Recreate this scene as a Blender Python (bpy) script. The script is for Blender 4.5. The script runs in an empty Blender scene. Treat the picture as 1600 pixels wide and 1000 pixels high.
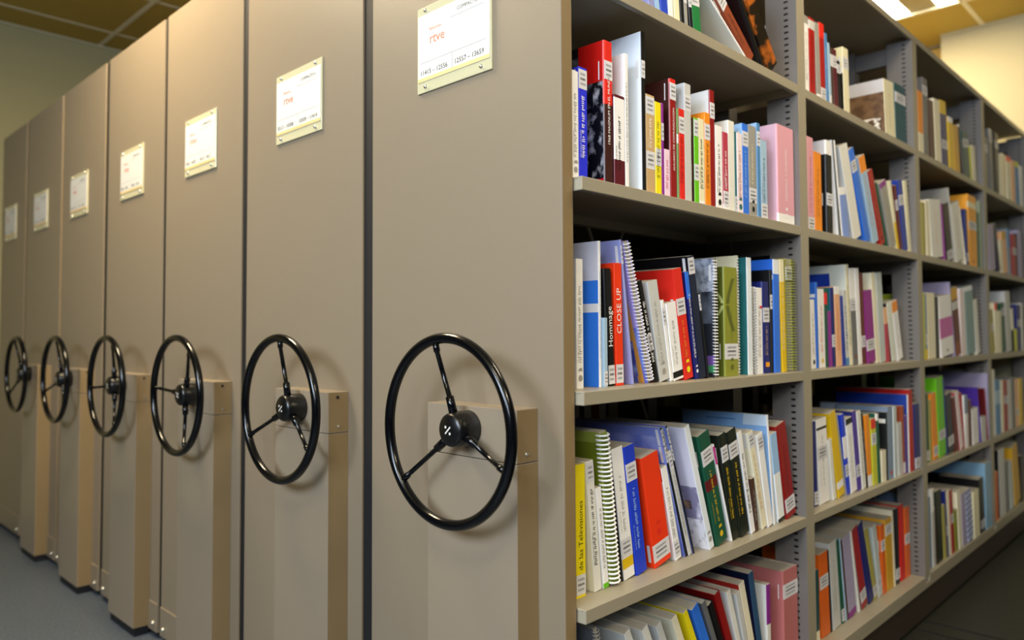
import bpy, bmesh, math, random
from mathutils import Vector, Matrix
C = bpy.context.scene.collection
EYE = 1.01
# ---------------------------------------------------------------- helpers
def srgb(h):
    h = h.lstrip('#'); v = [int(h[i:i+2], 16)/255 for i in (0, 2, 4)]
    return tuple(c/12.92 if c <= .04045 else ((c+.055)/1.055)**2.4 for c in v)
MATS = {}
def mat(name, col, rough=.45, metal=0, spec=.5, coat=0, emit=None, es=1, bump=None):
    if name in MATS: return MATS[name]
    m = bpy.data.materials.new(name); m.use_nodes = True
    nt = m.node_tree; b = nt.nodes['Principled BSDF']
    if isinstance(col, str): col = srgb(col)
    b.inputs['Base Color'].default_value = (*col, 1)
    b.inputs['Roughness'].default_value = rough; b.inputs['Metallic'].default_value = metal
    b.inputs['Specular IOR Level'].default_value = spec; b.inputs['Coat Weight'].default_value = coat
    if emit is not None:
        b.inputs['Emission Color'].default_value = (*emit, 1); b.inputs['Emission Strength'].default_value = es
    if bump:
        tc = nt.nodes.new('ShaderNodeTexCoord'); n = nt.nodes.new('ShaderNodeTexNoise'); n.inputs['Scale'].default_value = bump[0]
        n.inputs['Detail'].default_value = 3
        bp = nt.nodes.new('ShaderNodeBump'); bp.inputs['Strength'].default_value = bump[1]; bp.inputs['Distance'].default_value = .002
        nt.links.new(tc.outputs['Object'], n.inputs['Vector']); nt.links.new(n.outputs['Fac'], bp.inputs['Height'])
        nt.links.new(bp.outputs['Normal'], b.inputs['Normal'])
    MATS[name] = m
    return m
def noisy(m, scale, c0, c1, detail=4, stretch=(1, 1, 1), lo=.35, hi=.65):
    nt = m.node_tree; b = nt.nodes['Principled BSDF']
    tc = nt.nodes.new('ShaderNodeTexCoord'); mp = nt.nodes.new('ShaderNodeMapping'); mp.inputs['Scale'].default_value = stretch
    n = nt.nodes.new('ShaderNodeTexNoise'); n.inputs['Scale'].default_value = scale; n.inputs['Detail'].default_value = detail
    r = nt.nodes.new('ShaderNodeValToRGB'); r.color_ramp.elements[0].position = lo; r.color_ramp.elements[1].position = hi
    r.color_ramp.elements[0].color = (*srgb(c0), 1); r.color_ramp.elements[1].color = (*srgb(c1), 1)
    nt.links.new(tc.outputs['Object'], mp.inputs['Vector']); nt.links.new(mp.outputs[0], n.inputs['Vector'])
    nt.links.new(n.outputs['Fac'], r.inputs[0]); nt.links.new(r.outputs[0], b.inputs['Base Color'])
    return m
class G:
    """collects shapes for ONE mesh object"""
    def __init__(s): s.bm = bmesh.new(); s.mats = []; s.uv = s.bm.loops.layers.uv.new('uv')
    def mi(s, m):
        if m not in s.mats: s.mats.append(m)
        return s.mats.index(m)
    def quad(s, pts, m, uvs=None, smooth=False):
        f = s.bm.faces.new([s.bm.verts.new(p) for p in pts]); f.material_index = s.mi(m); f.smooth = smooth
        if uvs:
            for l, u in zip(f.loops, uvs): l[s.uv].uv = u
        return f
    def box(s, x0, x1, y0, y1, z0, z1, m, faces=None):
        """faces: dict of face name -> material"""
        fm = faces or {}
        if x0 > x1: x0, x1 = x1, x0
        v = [s.bm.verts.new(p) for p in ((x0,y0,z0),(x1,y0,z0),(x1,y1,z0),(x0,y1,z0),(x0,y0,z1),(x1,y0,z1),(x1,y1,z1),(x0,y1,z1))]
        out = []
        for nm, idx in (('-z',(0,3,2,1)),('+z',(4,5,6,7)),('-y',(0,1,5,4)),('+x',(1,2,6,5)),('+y',(2,3,7,6)),('-x',(3,0,4,7))):
            f = s.bm.faces.new([v[i] for i in idx]); f.material_index = s.mi(fm.get(nm, m)); out.append(f)
        return v
    def tube(s, pts, r, m, n=10, closed=False, cap=True):
        pts = [Vector(p) for p in pts]; k = len(pts); rings = []
        rr = r if isinstance(r, (list, tuple)) else [r]*k
        up = None
        for i, p in enumerate(pts):
            if closed: t = pts[(i+1) % k]-pts[i-1]
            else: t = pts[min(i+1, k-1)]-pts[max(i-1, 0)]
            t.normalize()
            if up is None:
                up = Vector((0, 0, 1)) if abs(t.z) < .9 else Vector((1, 0, 0))
            a = t.cross(up).normalized(); b = a.cross(t).normalized(); up = b
            rings.append([s.bm.verts.new(p+(a*math.cos(2*math.pi*j/n)+b*math.sin(2*math.pi*j/n))*rr[i]) for j in range(n)])
        mi = s.mi(m)
        for i in range(k if closed else k-1):
            A, B = rings[i], rings[(i+1) % k]
            for j in range(n):
                f = s.bm.faces.new((A[j], A[(j+1) % n], B[(j+1) % n], B[j])); f.smooth = True; f.material_index = mi
        if not closed and cap:
            for R_, rev in ((rings[0], True), (rings[-1], False)):
                f = s.bm.faces.new(R_[::-1] if rev else R_); f.material_index = mi
    def lathe_y(s, cx, cz, prof, m, n=40):
        """prof: list of (y, r) around an axis along Y"""
        mi = s.mi(m); rings = []
        for y, r in prof:
            rings.append([s.bm.verts.new((cx+r*math.cos(2*math.pi*j/n), y, cz+r*math.sin(2*math.pi*j/n))) for j in range(n)] if r > 0 else [s.bm.verts.new((cx, y, cz))])
        for A, B in zip(rings, rings[1:]):
            for j in range(n):
                j2 = (j+1) % n
                if len(A) == 1: f = s.bm.faces.new((A[0], B[j], B[j2]))
                elif len(B) == 1: f = s.bm.faces.new((A[j], B[0], A[j2]))
                else: f = s.bm.faces.new((A[j], B[j], B[j2], A[j2]))
                f.smooth = True; f.material_index = mi
    def bevel(s, w, seg=2):
        bmesh.ops.remove_doubles(s.bm, verts=s.bm.verts, dist=1e-6)
        bmesh.ops.bevel(s.bm, geom=[e for e in s.bm.edges if e.is_manifold and e.calc_face_angle(0) > .6], offset=w, segments=seg, affect='EDGES', profile=.7)
    def build(s, name, parent=None, loc=None):
        bmesh.ops.recalc_face_normals(s.bm, faces=s.bm.faces)
        me = bpy.data.meshes.new(name); s.bm.to_mesh(me); s.bm.free()
        for m in s.mats: me.materials.append(m)
        o = bpy.data.objects.new(name, me); C.objects.link(o)
        if parent: o.parent = parent
        if loc: o.location = loc
        return o
    def build_raw(s, name, parent=None):
        me = bpy.data.meshes.new(name); s.bm.to_mesh(me); s.bm.free()
        for m in s.mats: me.materials.append(m)
        o = bpy.data.objects.new(name, me); C.objects.link(o)
        if parent: o.parent = parent
        return o
def empty(name, loc, label, cat, group=None, rot=(0, 0, 0)):
    o = bpy.data.objects.new(name, None); C.objects.link(o); o.location = loc; o.rotation_euler = rot
    o.empty_display_size = .05
    o['label'] = label; o['category'] = cat
    if group: o['group'] = group
    return o
def struct(o):
    o['kind'] = 'structure'; return o
TXT = {}
def text_quads(g, s, m, origin, du, dv, size, align='LEFT'):
    """real lettering: font outlines turned into faces, laid along du (reading) / dv (up)"""
    key = (s, align)
    if key not in TXT:
        cu = bpy.data.curves.new('lettering', 'FONT'); cu.body = s; cu.size = 1; cu.resolution_u = 2; cu.align_x = align
        ob = bpy.data.objects.new('lettering', cu); C.objects.link(ob)
        dg = bpy.context.evaluated_depsgraph_get()
        me = bpy.data.meshes.new_from_object(ob.evaluated_get(dg))
        TXT[key] = ([tuple(v.co) for v in me.vertices], [tuple(p.vertices) for p in me.polygons])
        bpy.data.objects.remove(ob); bpy.data.curves.remove(cu); bpy.data.meshes.remove(me)
    vs, fs = TXT[key]; o = Vector(origin); du = Vector(du); dv = Vector(dv)
    bv = [g.bm.verts.new(o+du*(v[0]*size)+dv*(v[1]*size)) for v in vs]; mi = g.mi(m)
    for f in fs:
        try: g.bm.faces.new([bv[i] for i in f]).material_index = mi
        except ValueError: pass
def text_width(s, align='LEFT'):
    vs, _ = TXT[(s, align)]
    return max(v[0] for v in vs)-min(v[0] for v in vs)
# ---------------------------------------------------------------- camera
f_px, yaw, pitch, roll, cy = 1179.8208, 0.773085, 0.039159, -0.005187, 474.9293
F0 = Vector((-math.sin(yaw), math.cos(yaw), 0)); R0 = Vector((math.cos(yaw), math.sin(yaw), 0)); U0 = Vector((0, 0, 1))
Fv = F0*math.cos(pitch)+U0*math.sin(pitch); Uv = -F0*math.sin(pitch)+U0*math.cos(pitch)
Rv = R0*math.cos(roll)+Uv*math.sin(roll); U2 = -R0*math.sin(roll)+Uv*math.cos(roll)
Rv = Rv.normalized(); U2 = Rv.cross(Fv)
cam = bpy.data.cameras.new('camera'); co = bpy.data.objects.new('camera', cam); C.objects.link(co)
M = Matrix((Rv, U2, -Fv)).transposed().to_4x4(); M.translation = (0, 0, EYE); co.matrix_world = M
cam.sensor_width = 36; cam.sensor_fit = 'HORIZONTAL'; cam.lens = f_px/1600*36; cam.shift_y = -(500-cy)/1600
cam.clip_start = .02; cam.clip_end = 100
cam.dof.use_dof = True; cam.dof.focus_distance = 1.5; cam.dof.aperture_fstop = 2.4
bpy.context.scene.camera = co
# ---------------------------------------------------------------- materials
tan = mat('tan_enamel', '#837663', .42, spec=.4, bump=(900, .12))
tan2 = mat('tan_enamel_cover', '#887b69', .38, spec=.45)
tan_warm_lit = mat('tan_enamel_edge', '#85704f', .4)  # yellower copy for right-facing sides, warm side light painted into the colour
tan_side = mat('tan_enamel_shelf', '#9a927f', .38, spec=.45)
black = mat('black_gloss', '#050609', .16, spec=.35)
blackm = mat('black_satin', '#0a0a0b', .3, spec=.5)
dark = mat('dark_rubber', '#0c0c10', .7)
plinthm = mat('brown_plinth', '#2c211a', .55)
screwm = mat('screw_metal', '#d8d4c8', .25, metal=.9)
paper = mat('paper_white', '#cfcdc6', .6)
pagem = mat('page_edges', '#a8a295', .8)
printm = mat('print_dark', '#26262a', .6)
greyprint = mat('print_grey', '#8b8e96', .6)
acryl = mat('clear_acrylic', '#ddd6ae', .15, spec=.7)
acryl.node_tree.nodes['Principled BSDF'].inputs['Transmission Weight'].default_value = .25
orange_strip = mat('ochre_card', '#e0bd82', .5)
rtvem = mat('orange_print', '#d8714a', .5)
# upright with slots; darker copy of the enamel paints shade on the inner faces
upm_shaded = mat('upright_enamel', '#6f6b68', .4, spec=.4)
def slots(m):
    nt = m.node_tree; b = nt.nodes['Principled BSDF']; L = nt.links
    tc = nt.nodes.new('ShaderNodeTexCoord'); sp = nt.nodes.new('ShaderNodeSeparateXYZ'); L.new(tc.outputs['Object'], sp.inputs[0])
    def mth(op, a, b_=None):
        n = nt.nodes.new('ShaderNodeMath'); n.operation = op
        for i, v in enumerate((a, b_)):
            if v is None: continue
            if isinstance(v, (int, float)): n.inputs[i].default_value = v
            else: L.new(v, n.inputs[i])
        return n.outputs[0]
    z = mth('FRACT', mth('DIVIDE', sp.outputs['Z'], .0166)); zz = mth('LESS_THAN', z, .33)
    xx = mth('LESS_THAN', mth('ABSOLUTE', mth('SUBTRACT', sp.outputs['X'], -.0285)), .0058)
    k = mth('MULTIPLY', zz, xx)
    mx = nt.nodes.new('ShaderNodeMix'); mx.data_type = 'RGBA'; L.new(k, mx.inputs['Factor'])
    mx.inputs['A'].default_value = b.inputs['Base Color'].default_value; mx.inputs['B'].default_value = (.004, .004, .004, 1)
    L.new(mx.outputs['Result'], b.inputs['Base Color'])
slots(upm_shaded)
# ---------------------------------------------------------------- the room
ZC = EYE+1.74
wallm = mat('wall_paint', '#968f68', .8, bump=(60, .1))
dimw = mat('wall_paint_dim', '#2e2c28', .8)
wallf = mat('wall_paint_far', '#a9a284', .8)
fl = noisy(mat('vinyl_floor', '#6d747c', .35, spec=.4), 90, '#454d58', '#565f6b', 6)
g = G(); g.box(-4.95, 4.6, -2.2, 6.0, -.1, 0, fl); struct(g.build('floor'))
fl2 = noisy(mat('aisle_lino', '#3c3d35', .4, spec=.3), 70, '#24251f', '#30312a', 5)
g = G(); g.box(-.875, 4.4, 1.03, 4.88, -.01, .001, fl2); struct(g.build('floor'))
g = G(); g.box(-4.99, -4.89, -2.2, 6.0, 0, ZC+.1, wallm); struct(g.build('wall_left'))
g = G(); g.box(-1.246, 4.6, 4.9, 5.0, 0, ZC+.1, wallf); struct(g.build('wall_far'))
rec = mat('wall_recess_ochre', '#a98a3e', .7)
g = G(); g.box(-4.95, -1.246, 5.6, 5.7, 0, ZC+.1, wallm); struct(g.build('wall_back_recess'))
g = G(); g.box(-1.9, -1.25, 5.05, 5.12, 0, ZC-.02, rec); struct(g.build('trim_3'))
g = G(); g.box(4.5, 4.6, -2.2, 5.0, 0, ZC+.1, dimw); struct(g.build('wall_right'))
# wall behind the viewpoint with two unseen windows added to let in cool light
g = G()
WX = [(-1.2, .2), (.5, 1.9)]; WZ = (1.72, 2.62)
xs = [-4.89] + [v for w in WX for v in w] + [4.5]
for i in range(0, len(xs), 2): g.box(xs[i], xs[i+1], -2.2, -2.1, 0, ZC+.1, dimw)
for a, b in WX:
    g.box(a, b, -2.2, -2.1, 0, WZ[0], dimw); g.box(a, b, -2.2, -2.1, WZ[1], ZC+.1, dimw)
struct(g.build('wall_near'))
wf = mat('window_frame', '#dadada', .4)
for i, (a, b) in enumerate(WX):
    g = G()
    for x in (a, (a+b)/2-.02, b-.05): g.box(x, x+.05, -2.17, -2.12, WZ[0], WZ[1], wf)
    g.box(a, b, -2.17, -2.12, WZ[0], WZ[0]+.05, wf); g.box(a, b, -2.17, -2.12, WZ[1]-.05, WZ[1], wf)
    struct(g.build('window_%d' % (i+1)))
# ceiling: fibre tiles in a white grid, 0.6 m module
ceilm = noisy(mat('fibre_tile', '#b59a4e', .85), 220, '#9c8638', '#b59d48', 5)
gridm = mat('grid_white', '#d5cfb4', .5)
XL = [-1.03-.6*k for k in range(-9, 7)]; YL = [1.475+.6*k for k in range(-6, 7)]
fixtures = [(-1.63, 3.875), (-2.83, .275), (-.43, 1.475), (1.37, .275), (-.43, -.925)]  # last three are unseen, added to light spines, lips and side faces
def cell_has_light(x, y):
    return any(abs(x-a) < .05 and abs(y-b) < .05 for a, b in fixtures)
g = G()
g.box(-4.95, 4.6, -2.2, 6.0, ZC+.06, ZC+.1, ceilm)
for x in [-4.89-.001]+XL[::-1]:
    for y in YL+[YL[0]-.6]:
        x0 = max(x, -4.89); x1 = min(x+.6, 4.5); y0 = max(y, -2.1); y1 = min(y+.6, 5.6)
        if x == -4.891: x1 = XL[-1]
        if x1-x0 < .01 or y1-y0 < .01 or cell_has_light(x, y): continue
        g.box(x0, x1, y0, y1, ZC, ZC+.015, ceilm)
struct(g.build('ceiling'))
g = G()
for x in XL: g.box(x-.012, x+.012, -2.1, 5.6, ZC-.002, ZC+.004, gridm)
for y in YL: g.box(-4.89, 4.5, y-.012, y+.012, ZC-.0025, ZC+.0035, gridm)
struct(g.build('trim_1'))
g = G(); g.box(-4.89, -4.878, -2.1, 5.6, ZC-.012, ZC, wallf); g.box(-1.246, 4.5, 4.888, 4.9, ZC-.012, ZC, wallf); struct(g.build('trim_2'))
tube_on = mat('lit_tube', '#ffffff', .5, emit=(1, .93, .78), es=16)
louvre = mat('louvre_white', '#8f8768', .4)
fl_labels = ['recessed ceiling light with bright tubes above the far end of the shelves', 'recessed ceiling light in front of the third and fourth tan panels', 'recessed ceiling light over the right aisle',
  'recessed ceiling light to the right of the viewpoint', 'recessed ceiling light above the viewpoint']
for (x, y), lb in zip(fixtures, fl_labels):
    t = empty('ceiling_light', (x+.3, y+.3, ZC), lb, 'ceiling light', 'recessed ceiling lights')
    g = G()
    for a, b, c, d in ((-.3, -.292, -.3, .3), (.292, .3, -.3, .3), (-.292, .292, -.3, -.292), (-.292, .292, .292, .3)): g.box(a, b, c, d, -.004, .05, louvre)
    g.box(-.285, .285, -.285, .285, .046, .05, louvre); g.build('frame', t)
    for xa, xb in ((-.27, -.185), (-.07, .045), (.185, .27)):
        g = G(); g.box(xa, xb, -.288, .288, .012, .016, tube_on); g.build('light_strip', t)
    for xa, xb in ((-.285, -.273), (-.182, -.073), (.048, .182), (.273, .285)):
        g = G(); g.box(xa, xb, -.28, .28, .01, .018, louvre); g.build('louvre', t)
def area(name, loc, rot, sx, sy, power, col):
    l = bpy.data.lights.new(name, 'AREA'); l.shape = 'RECTANGLE'; l.size = sx; l.size_y = sy; l.energy = power; l.color = col
    o = bpy.data.objects.new(name, l); C.objects.link(o); o.location = loc; o.rotation_euler = rot; return o
FIXP = [34, 66, 22, 48, 12]
for (x, y), p in zip(fixtures, FIXP):
    for xc, wd in ((-.2275, .08), (-.0125, .11), (.2275, .08)):
        area('fixture_glow', (x+.3+xc, y+.3, ZC+.008), (0, 0, 0), wd, .54, p*wd/.27, (1, .79, .48))
for (a, b), p in zip(WX, [130, 70]):
    area('window_daylight', ((a+b)/2, -2.08, sum(WZ)/2), (math.radians(90), 0, 0), b-a, WZ[1]-WZ[0], p, (.72, .84, 1))  # cool lamps added behind the viewpoint, set high to keep shelf undersides dark
w = bpy.data.worlds.new('sky'); bpy.context.scene.world = w; w.use_nodes = True
w.node_tree.nodes['Background'].inputs[0].default_value = (.6, .75, 1, 1); w.node_tree.nodes['Background'].inputs[1].default_value = .4
# floor rails of the mobile shelving
for n_, yy in enumerate((2.816, 2.913)):
    g = G(); g.box(-4.8, 3.0, yy-.009, yy+.009, -.002, .0015, dark); struct(g.build('trim_%d' % (4+n_)))
# ---------------------------------------------------------------- mobile shelving units
PANELS = [(-1.417, -.852), (-2.023, -1.456), (-2.605, -2.055), (-3.185, -2.631), (-3.775, -3.225), (-4.372, -3.80), (-4.885, -4.402)]
BOXR = [-.913, -1.511, -2.105, -2.700, -3.300, -3.905]
SPK = [100, 88, 54, 65, 82, 100]
POSTS = [1.034, 1.943, 2.917, 3.891, 4.83]
PW = .049
SH = {1: .6547, 2: .2782, 3: -.1024, 4: -.4792, 5: -.8567}
XF = -.8354
ZTOP = EYE+1.0848
UL = ['nearest tan mobile shelving unit, right side open to the packed bookshelves',
 'second tan mobile shelving unit from the bookshelf corner, closed against the nearest one',
 'third tan mobile shelving unit from the bookshelf corner, wheel with one spoke pointing left',
 'fourth tan mobile shelving unit from the bookshelf corner, middle one of the row of seven',
 'fifth tan mobile shelving unit from the bookshelf corner, pressed close to the sixth',
 'dim tan shelving unit with the leftmost black hand wheel',
 'leftmost shelving unit against the wall, dark tan panel without a wheel']
NUM = [('11415 – 12556', '12557 – 13659'), ('9213 – 10308', '10309 – 11414'), ('7015 – 8120', '8121 – 9212'), ('4822 – 5931', '5932 – 7014'), ('2604 – 3710', '3711 – 4821'), ('1210 – 1905', '1906 – 2603'), ('1 – 604', '605 – 1209')]
def pbox(name, root, *b, m=tan, bev=.0015):
    """box part; b = x0,x1,y0,y1,z0,z1 in root space"""
    g = G(); g.box(*b, m); g.bevel(bev); return g.build(name, root)
SHARED = {}
def shared(key, fn, name, root, loc):
    if key not in SHARED:
        o = fn(); SHARED[key] = o.data; o.parent = root; o.location = loc; return o
    o = bpy.data.objects.new(name, SHARED[key]); C.objects.link(o); o.parent = root; o.location = loc; return o
def shelf_mesh(L, lip=.0247, depth=.283):
    g = G(); g.box(-depth, 0, 0, L, -.003, 0, tan_side)
    g.box(-.011, 0, 0, L, -lip, -.003, tan_side); g.box(-depth, -depth+.01, 0, L, -lip, -.003, tan_side)
    g.box(-depth+.01, -.011, 0, .002, -lip, -.003, tan_side); g.box(-depth+.01, -.011, L-.002, L, -lip, -.003, tan_side)
    g.bevel(.0012, 1); return g.build('shelf')
def upright_mesh():
    g = G(); zt = EYE+1.05
    zb = EYE-.8567; g.box(-.086, 0, 0, PW, zb, zt, upm_shaded, {'+x': tan_side}); g.box(-.283, -.2, 0, PW, zb, zt, upm_shaded)
    for z in (zb+.02, .62, 1.22, zt-.07): g.box(-.2, -.086, .015, PW-.015, z, z+.06, upm_shaded)
    return g.build('upright')
for ui, (x0, x1) in enumerate(PANELS):
    W = x1-x0; first = ui == 0
    root = empty('mobile_shelving_unit', ((x0+x1)/2, 1.0, 0), UL[ui], 'shelving unit', 'row of mobile shelving units')
    h = W/2
    g = G(); g.box(-h, h, 0, .03, .035, ZTOP, tan, {'+x': tan_warm_lit}); g.bevel(.0025, 2); g.build('end_panel', root)
    g = G(); g.box(-h+.001, h-.001, -.004, .028, .02, EYE-.896, tan); g.bevel(.0015, 1); bp = g.build('base_plate', root)
    for sx in (-h+.03, h-.03):
        g = G(); g.lathe_y(sx, EYE-.963, [(-.011, 0), (-.011, .004), (-.009, .0065), (-.004, .007)], screwm, 12); g.build('screw', bp)
    pbox('floor_skirt', root, -h+.01, h-.01, .008, .03, .003, .03, m=dark)
    if ui < 6 and ui != 4:
        gap = x0-PANELS[ui+1][1]
        g = G(); g.box(-h-gap+.0015, -h+.001, .004, .03, .04, ZTOP-.004, dark); g.build('rubber_seal', root)
    # sign holder
    hx = -1.136-(-1.1345)+.0 if first else 0.0
    hx = {0: -.0015, 1: 0, 2: -.002, 3: -.013, 4: -.037, 5: -.03, 6: -.042}[ui]
    sg = G(); sg.box(hx-.113, hx+.113, -.0042, 0, EYE+.507, EYE+.69, acryl); sg.bevel(.0008, 1); holder = sg.build('sign_holder', root)
    g = G(); g.box(hx-.109, hx+.109, -.0052, -.0042, EYE+.53, EYE+.672, paper); card = g
    yq = -.0056
    def rect(a, b, c, d, m): card.quad([(hx+a, yq, EYE+c), (hx+b, yq, EYE+c), (hx+b, yq, EYE+d), (hx+a, yq, EYE+d)], m)
    text_quads(card, 'COMPACTO %d' % (7-ui), printm, (hx+.015, yq, EYE+.651), (1, 0, 0), (0, 0, 1), .011)
    rect(-.01, .095, .642, .6428, greyprint); rect(-.103, .1, .5695, .5702, greyprint); rect(-.0004, .0004, .535, .57, greyprint)
    text_quads(card, 'rtve', rtvem, (hx-.072, yq, EYE+.606), (1, 0, 0), (0, 0, 1), .03)
    text_quads(card, 'Biblioteca', rtvem, (hx-.072, yq, EYE+.634), (1, 0, 0), (0, 0, 1), .0095)
    for s_, xx in zip(NUM[ui], (-.102, .006)):
        text_quads(card, s_, printm, (hx+xx, yq, EYE+.5435), (1, 0, 0), (0, 0, 1), .0145)
    rect(-.109, .109, .5302, .538, orange_strip)
    card.build('card', holder)
    for sx in (-.085, .085):
        for sz in (.5185, .681):
            g = G(); g.lathe_y(hx+sx, EYE+sz, [(-.0085, 0), (-.0085, .0025), (-.007, .0042), (-.0042, .0045)], screwm, 12); g.build('screw', holder)
    # drive cover + hand wheel
    if ui < 6:
        bx = BOXR[ui]-(x0+x1)/2; bl = bx-.242
        g = G(); g.box(bl, bx, -.054, 0, EYE-.2262, EYE-.133, tan2, {'+x': tan_warm_lit}); g.bevel(.0015, 2); dc = g.build('drive_cover', root)
        for yy, zz in ((-.027, -.2115), (-.03, -.145)) if ui else ((-.03, -.2115),):
            g = G(); g.tube([(bx-.001, yy, EYE+zz), (bx+.0025, yy, EYE+zz)], .0035, screwm if zz < -.2 else dark, 10); g.build('screw', dc)
        g = G(); g.box(bl, bx, -.054, 0, .03, EYE-.2275, tan2, {'+x': tan_warm_lit}); g.bevel(.0015, 2); g.build('column_cover', root)
        g = G(); g.box(bl+.008, bx-.008, -.048, 0, .004, .03, dark); g.build('cover_skirt', root)
        wx = bx-.121; wz = EYE-.173; wy = -.112
        g = G(); n = 96
        g.tube([(wx+.1655*math.cos(2*math.pi*k/n), wy, wz+.1655*math.sin(2*math.pi*k/n)) for k in range(n)], .0098, black, 18, closed=True)
        wh = g.build('hand_wheel', root)
        g = G(); g.lathe_y(wx, wz, [(-.107, 0), (-.107, .021), (-.105, .024), (-.1045, .0265), (-.1015, .0295), (-.098, .031), (-.092, .0315), (-.0905, .0325), (-.056, .0325), (-.0545, .031), (-.0545, 0)], blackm, 48)
        hub = g.build('hub', wh)
        g = G(); yy = -.1073
        for a, b in ((-.0058, .0056), (.0058, -.0056)): g.quad([(wx+a-.0022, yy, wz+b-.0022), (wx+a+.0022, yy, wz+b-.0022), (wx+a+.0022, yy, wz+b+.0022), (wx+a-.0022, yy, wz+b+.0022)], paper)
        c = math.cos(.75); s = math.sin(.75)
        g.quad([(wx+u*c-v*s, yy, wz+u*s+v*c) for u, v in ((-.0095, -.0014), (.0095, -.0014), (.0095, .0014), (-.0095, .0014))], paper)
        e = g.build('hub_emblem', wh); e['label'] = 'small white emblem'
        for k in range(3):
            a = math.radians(SPK[ui]+120*k); ca, sa = math.cos(a), math.sin(a)
            P = lambda r_, y_: (wx+ca*r_, y_, wz+sa*r_)
            g = G(); g.tube([P(.024, -.088), P(.06, -.0935), P(.061, -.0937), P(.142, -.1105), P(.143, -.1107), P(.16, -.112)], [.0082, .0078, .0048, .0046, .0062, .0062], black, 14)
            g.build('spoke', wh)
    # shelving body behind the panel
    ox = XF if first else x1-.012
    rx = ox-(x0+x1)/2; bx2 = x0+.02-(x0+x1)/2
    wbody = ox-(x0+.012)
    g = G(); g.box(-wbody+rx, rx, .034, 3.88, EYE+1.065, EYE+1.0687, tan_side); g.box(rx-.01, rx, .034, 3.88, EYE+1.047, EYE+1.065, tan_side); g.box(-wbody+rx, -wbody+rx+.01, .034, 3.88, EYE+1.047, EYE+1.065, tan_side)
    g.build('top_panel', root)
    g = G(); g.box(-wbody+rx+.03, rx-.006, .034, 3.88, .014, EYE-.8567-.0405, plinthm); g.box(rx-.024, rx, .034, 3.88, EYE-.8567-.0405, EYE-.8567-.025, tan_side); g.build('base', root)
    if first:
        for ya, yb in ((.06, .93), (.93, .06)):
            g = G(); g.tube([(-1.134-(x0+x1)/2, ya, .25), (-1.134-(x0+x1)/2, yb, 2.0)], .005, tan_side, 6); g.build('cross_brace', root)
    for side in (0, 1):
        for pi, Y in enumerate(POSTS):
            Yp = Y-PW if pi == 0 else (Y if pi < 4 else Y)
            if pi == 0: continue
            o = shared('upright', upright_mesh, 'upright', root, (rx, Yp-1, 0))
            if side: o.rotation_euler = (0, 0, math.pi); o.location = (-wbody+rx, Yp-1+PW, 0)
        if ui > 1: break
        for pi in range(4):
            ys = POSTS[pi]+(PW if pi else 0)+.0005; ye = POSTS[pi+1]-.0005
            for t, z in SH.items():
                L = round(ye-ys, 4)
                o = shared(('shelf', L), lambda: shelf_mesh(L), 'shelf', root, (rx, ys-1, EYE+z))
                if side: o.rotation_euler = (0, 0, math.pi); o.location = (-wbody+rx, ye-1, EYE+z)
                o.name = 'shelf'
# ---------------------------------------------------------------- books
PAL = dict(lav='#8f93c8', sky='#9cc3ee', blue2='#2447c8', white='#f4f4f6', grey='#9c9a94', cream='#ece5c2', black='#0b0b0f', green='#1d7a40', offw='#e6e6e0', rust='#8a4128',
 yellow='#f2df16', royal='#2a33dc', red='#e0281c', wine='#5a1120', tan='#c9a878', purple='#8a2a90', palepink='#f3d4ea', dred='#8e1212', greenl='#7aa05c', palegrey='#c9cbcb', lime='#6cc51c', olive='#8b9030', orange='#f0901c',
 rose='#b63a50', teal='#1a6a70', pinkw='#eee0e4', blue='#2f74e6', steel='#4f87bd', paleblue='#a5c4de', pink='#e2a4b4', pinkl='#e8bcd0', orred='#f03a10', lavn='#9a9fd8', maroon='#5f1418', navy='#16206e', dnavy='#121c38', khaki='#a8a052',
 icew='#e6eef8', gold='#e2bc10', creaml='#ece6cc', check='#b6c455', cobalt='#1f3fd0', dgreen='#12513c', blkgreen='#101a12', magenta='#d0128a', brown='#4a2f22', slate='#6a6c70', pinkd='#d86a90', pinkd2='#b86c6c', redd='#a81814',
 steeld='#2c5074', peri='#7f9be0', cobaltd='#1c3aa0', peach='#e8b48a', magentad='#8d1c8a', icegrey='#bfcacb', whitegreen='#dfe6dd', violet='#4a2f9a', slateb='#7e91aa', limey='#c8cc30', oranged='#e0661a', lilac='#a79fc0', crimson='#a01c28',
 redb='#cf1410', goldd='#d0a024', amber='#f2a418', sage='#8f9c82', magenta2='#c65fae', greyteal='#7f9ea2', tealdk='#0f4a52', blkgreen2='#142018', stripe='#7f93cc', steellt='#86aecb', royald='#1c3c9c', dolive='#5c6420', teald='#1e6468', blackg='#0b0b0f')
def cm(n, rough=.38):
    if n in SPEC: return SPEC[n]()
    return mat('cover_'+n, PAL[n], rough, spec=.45)
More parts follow.
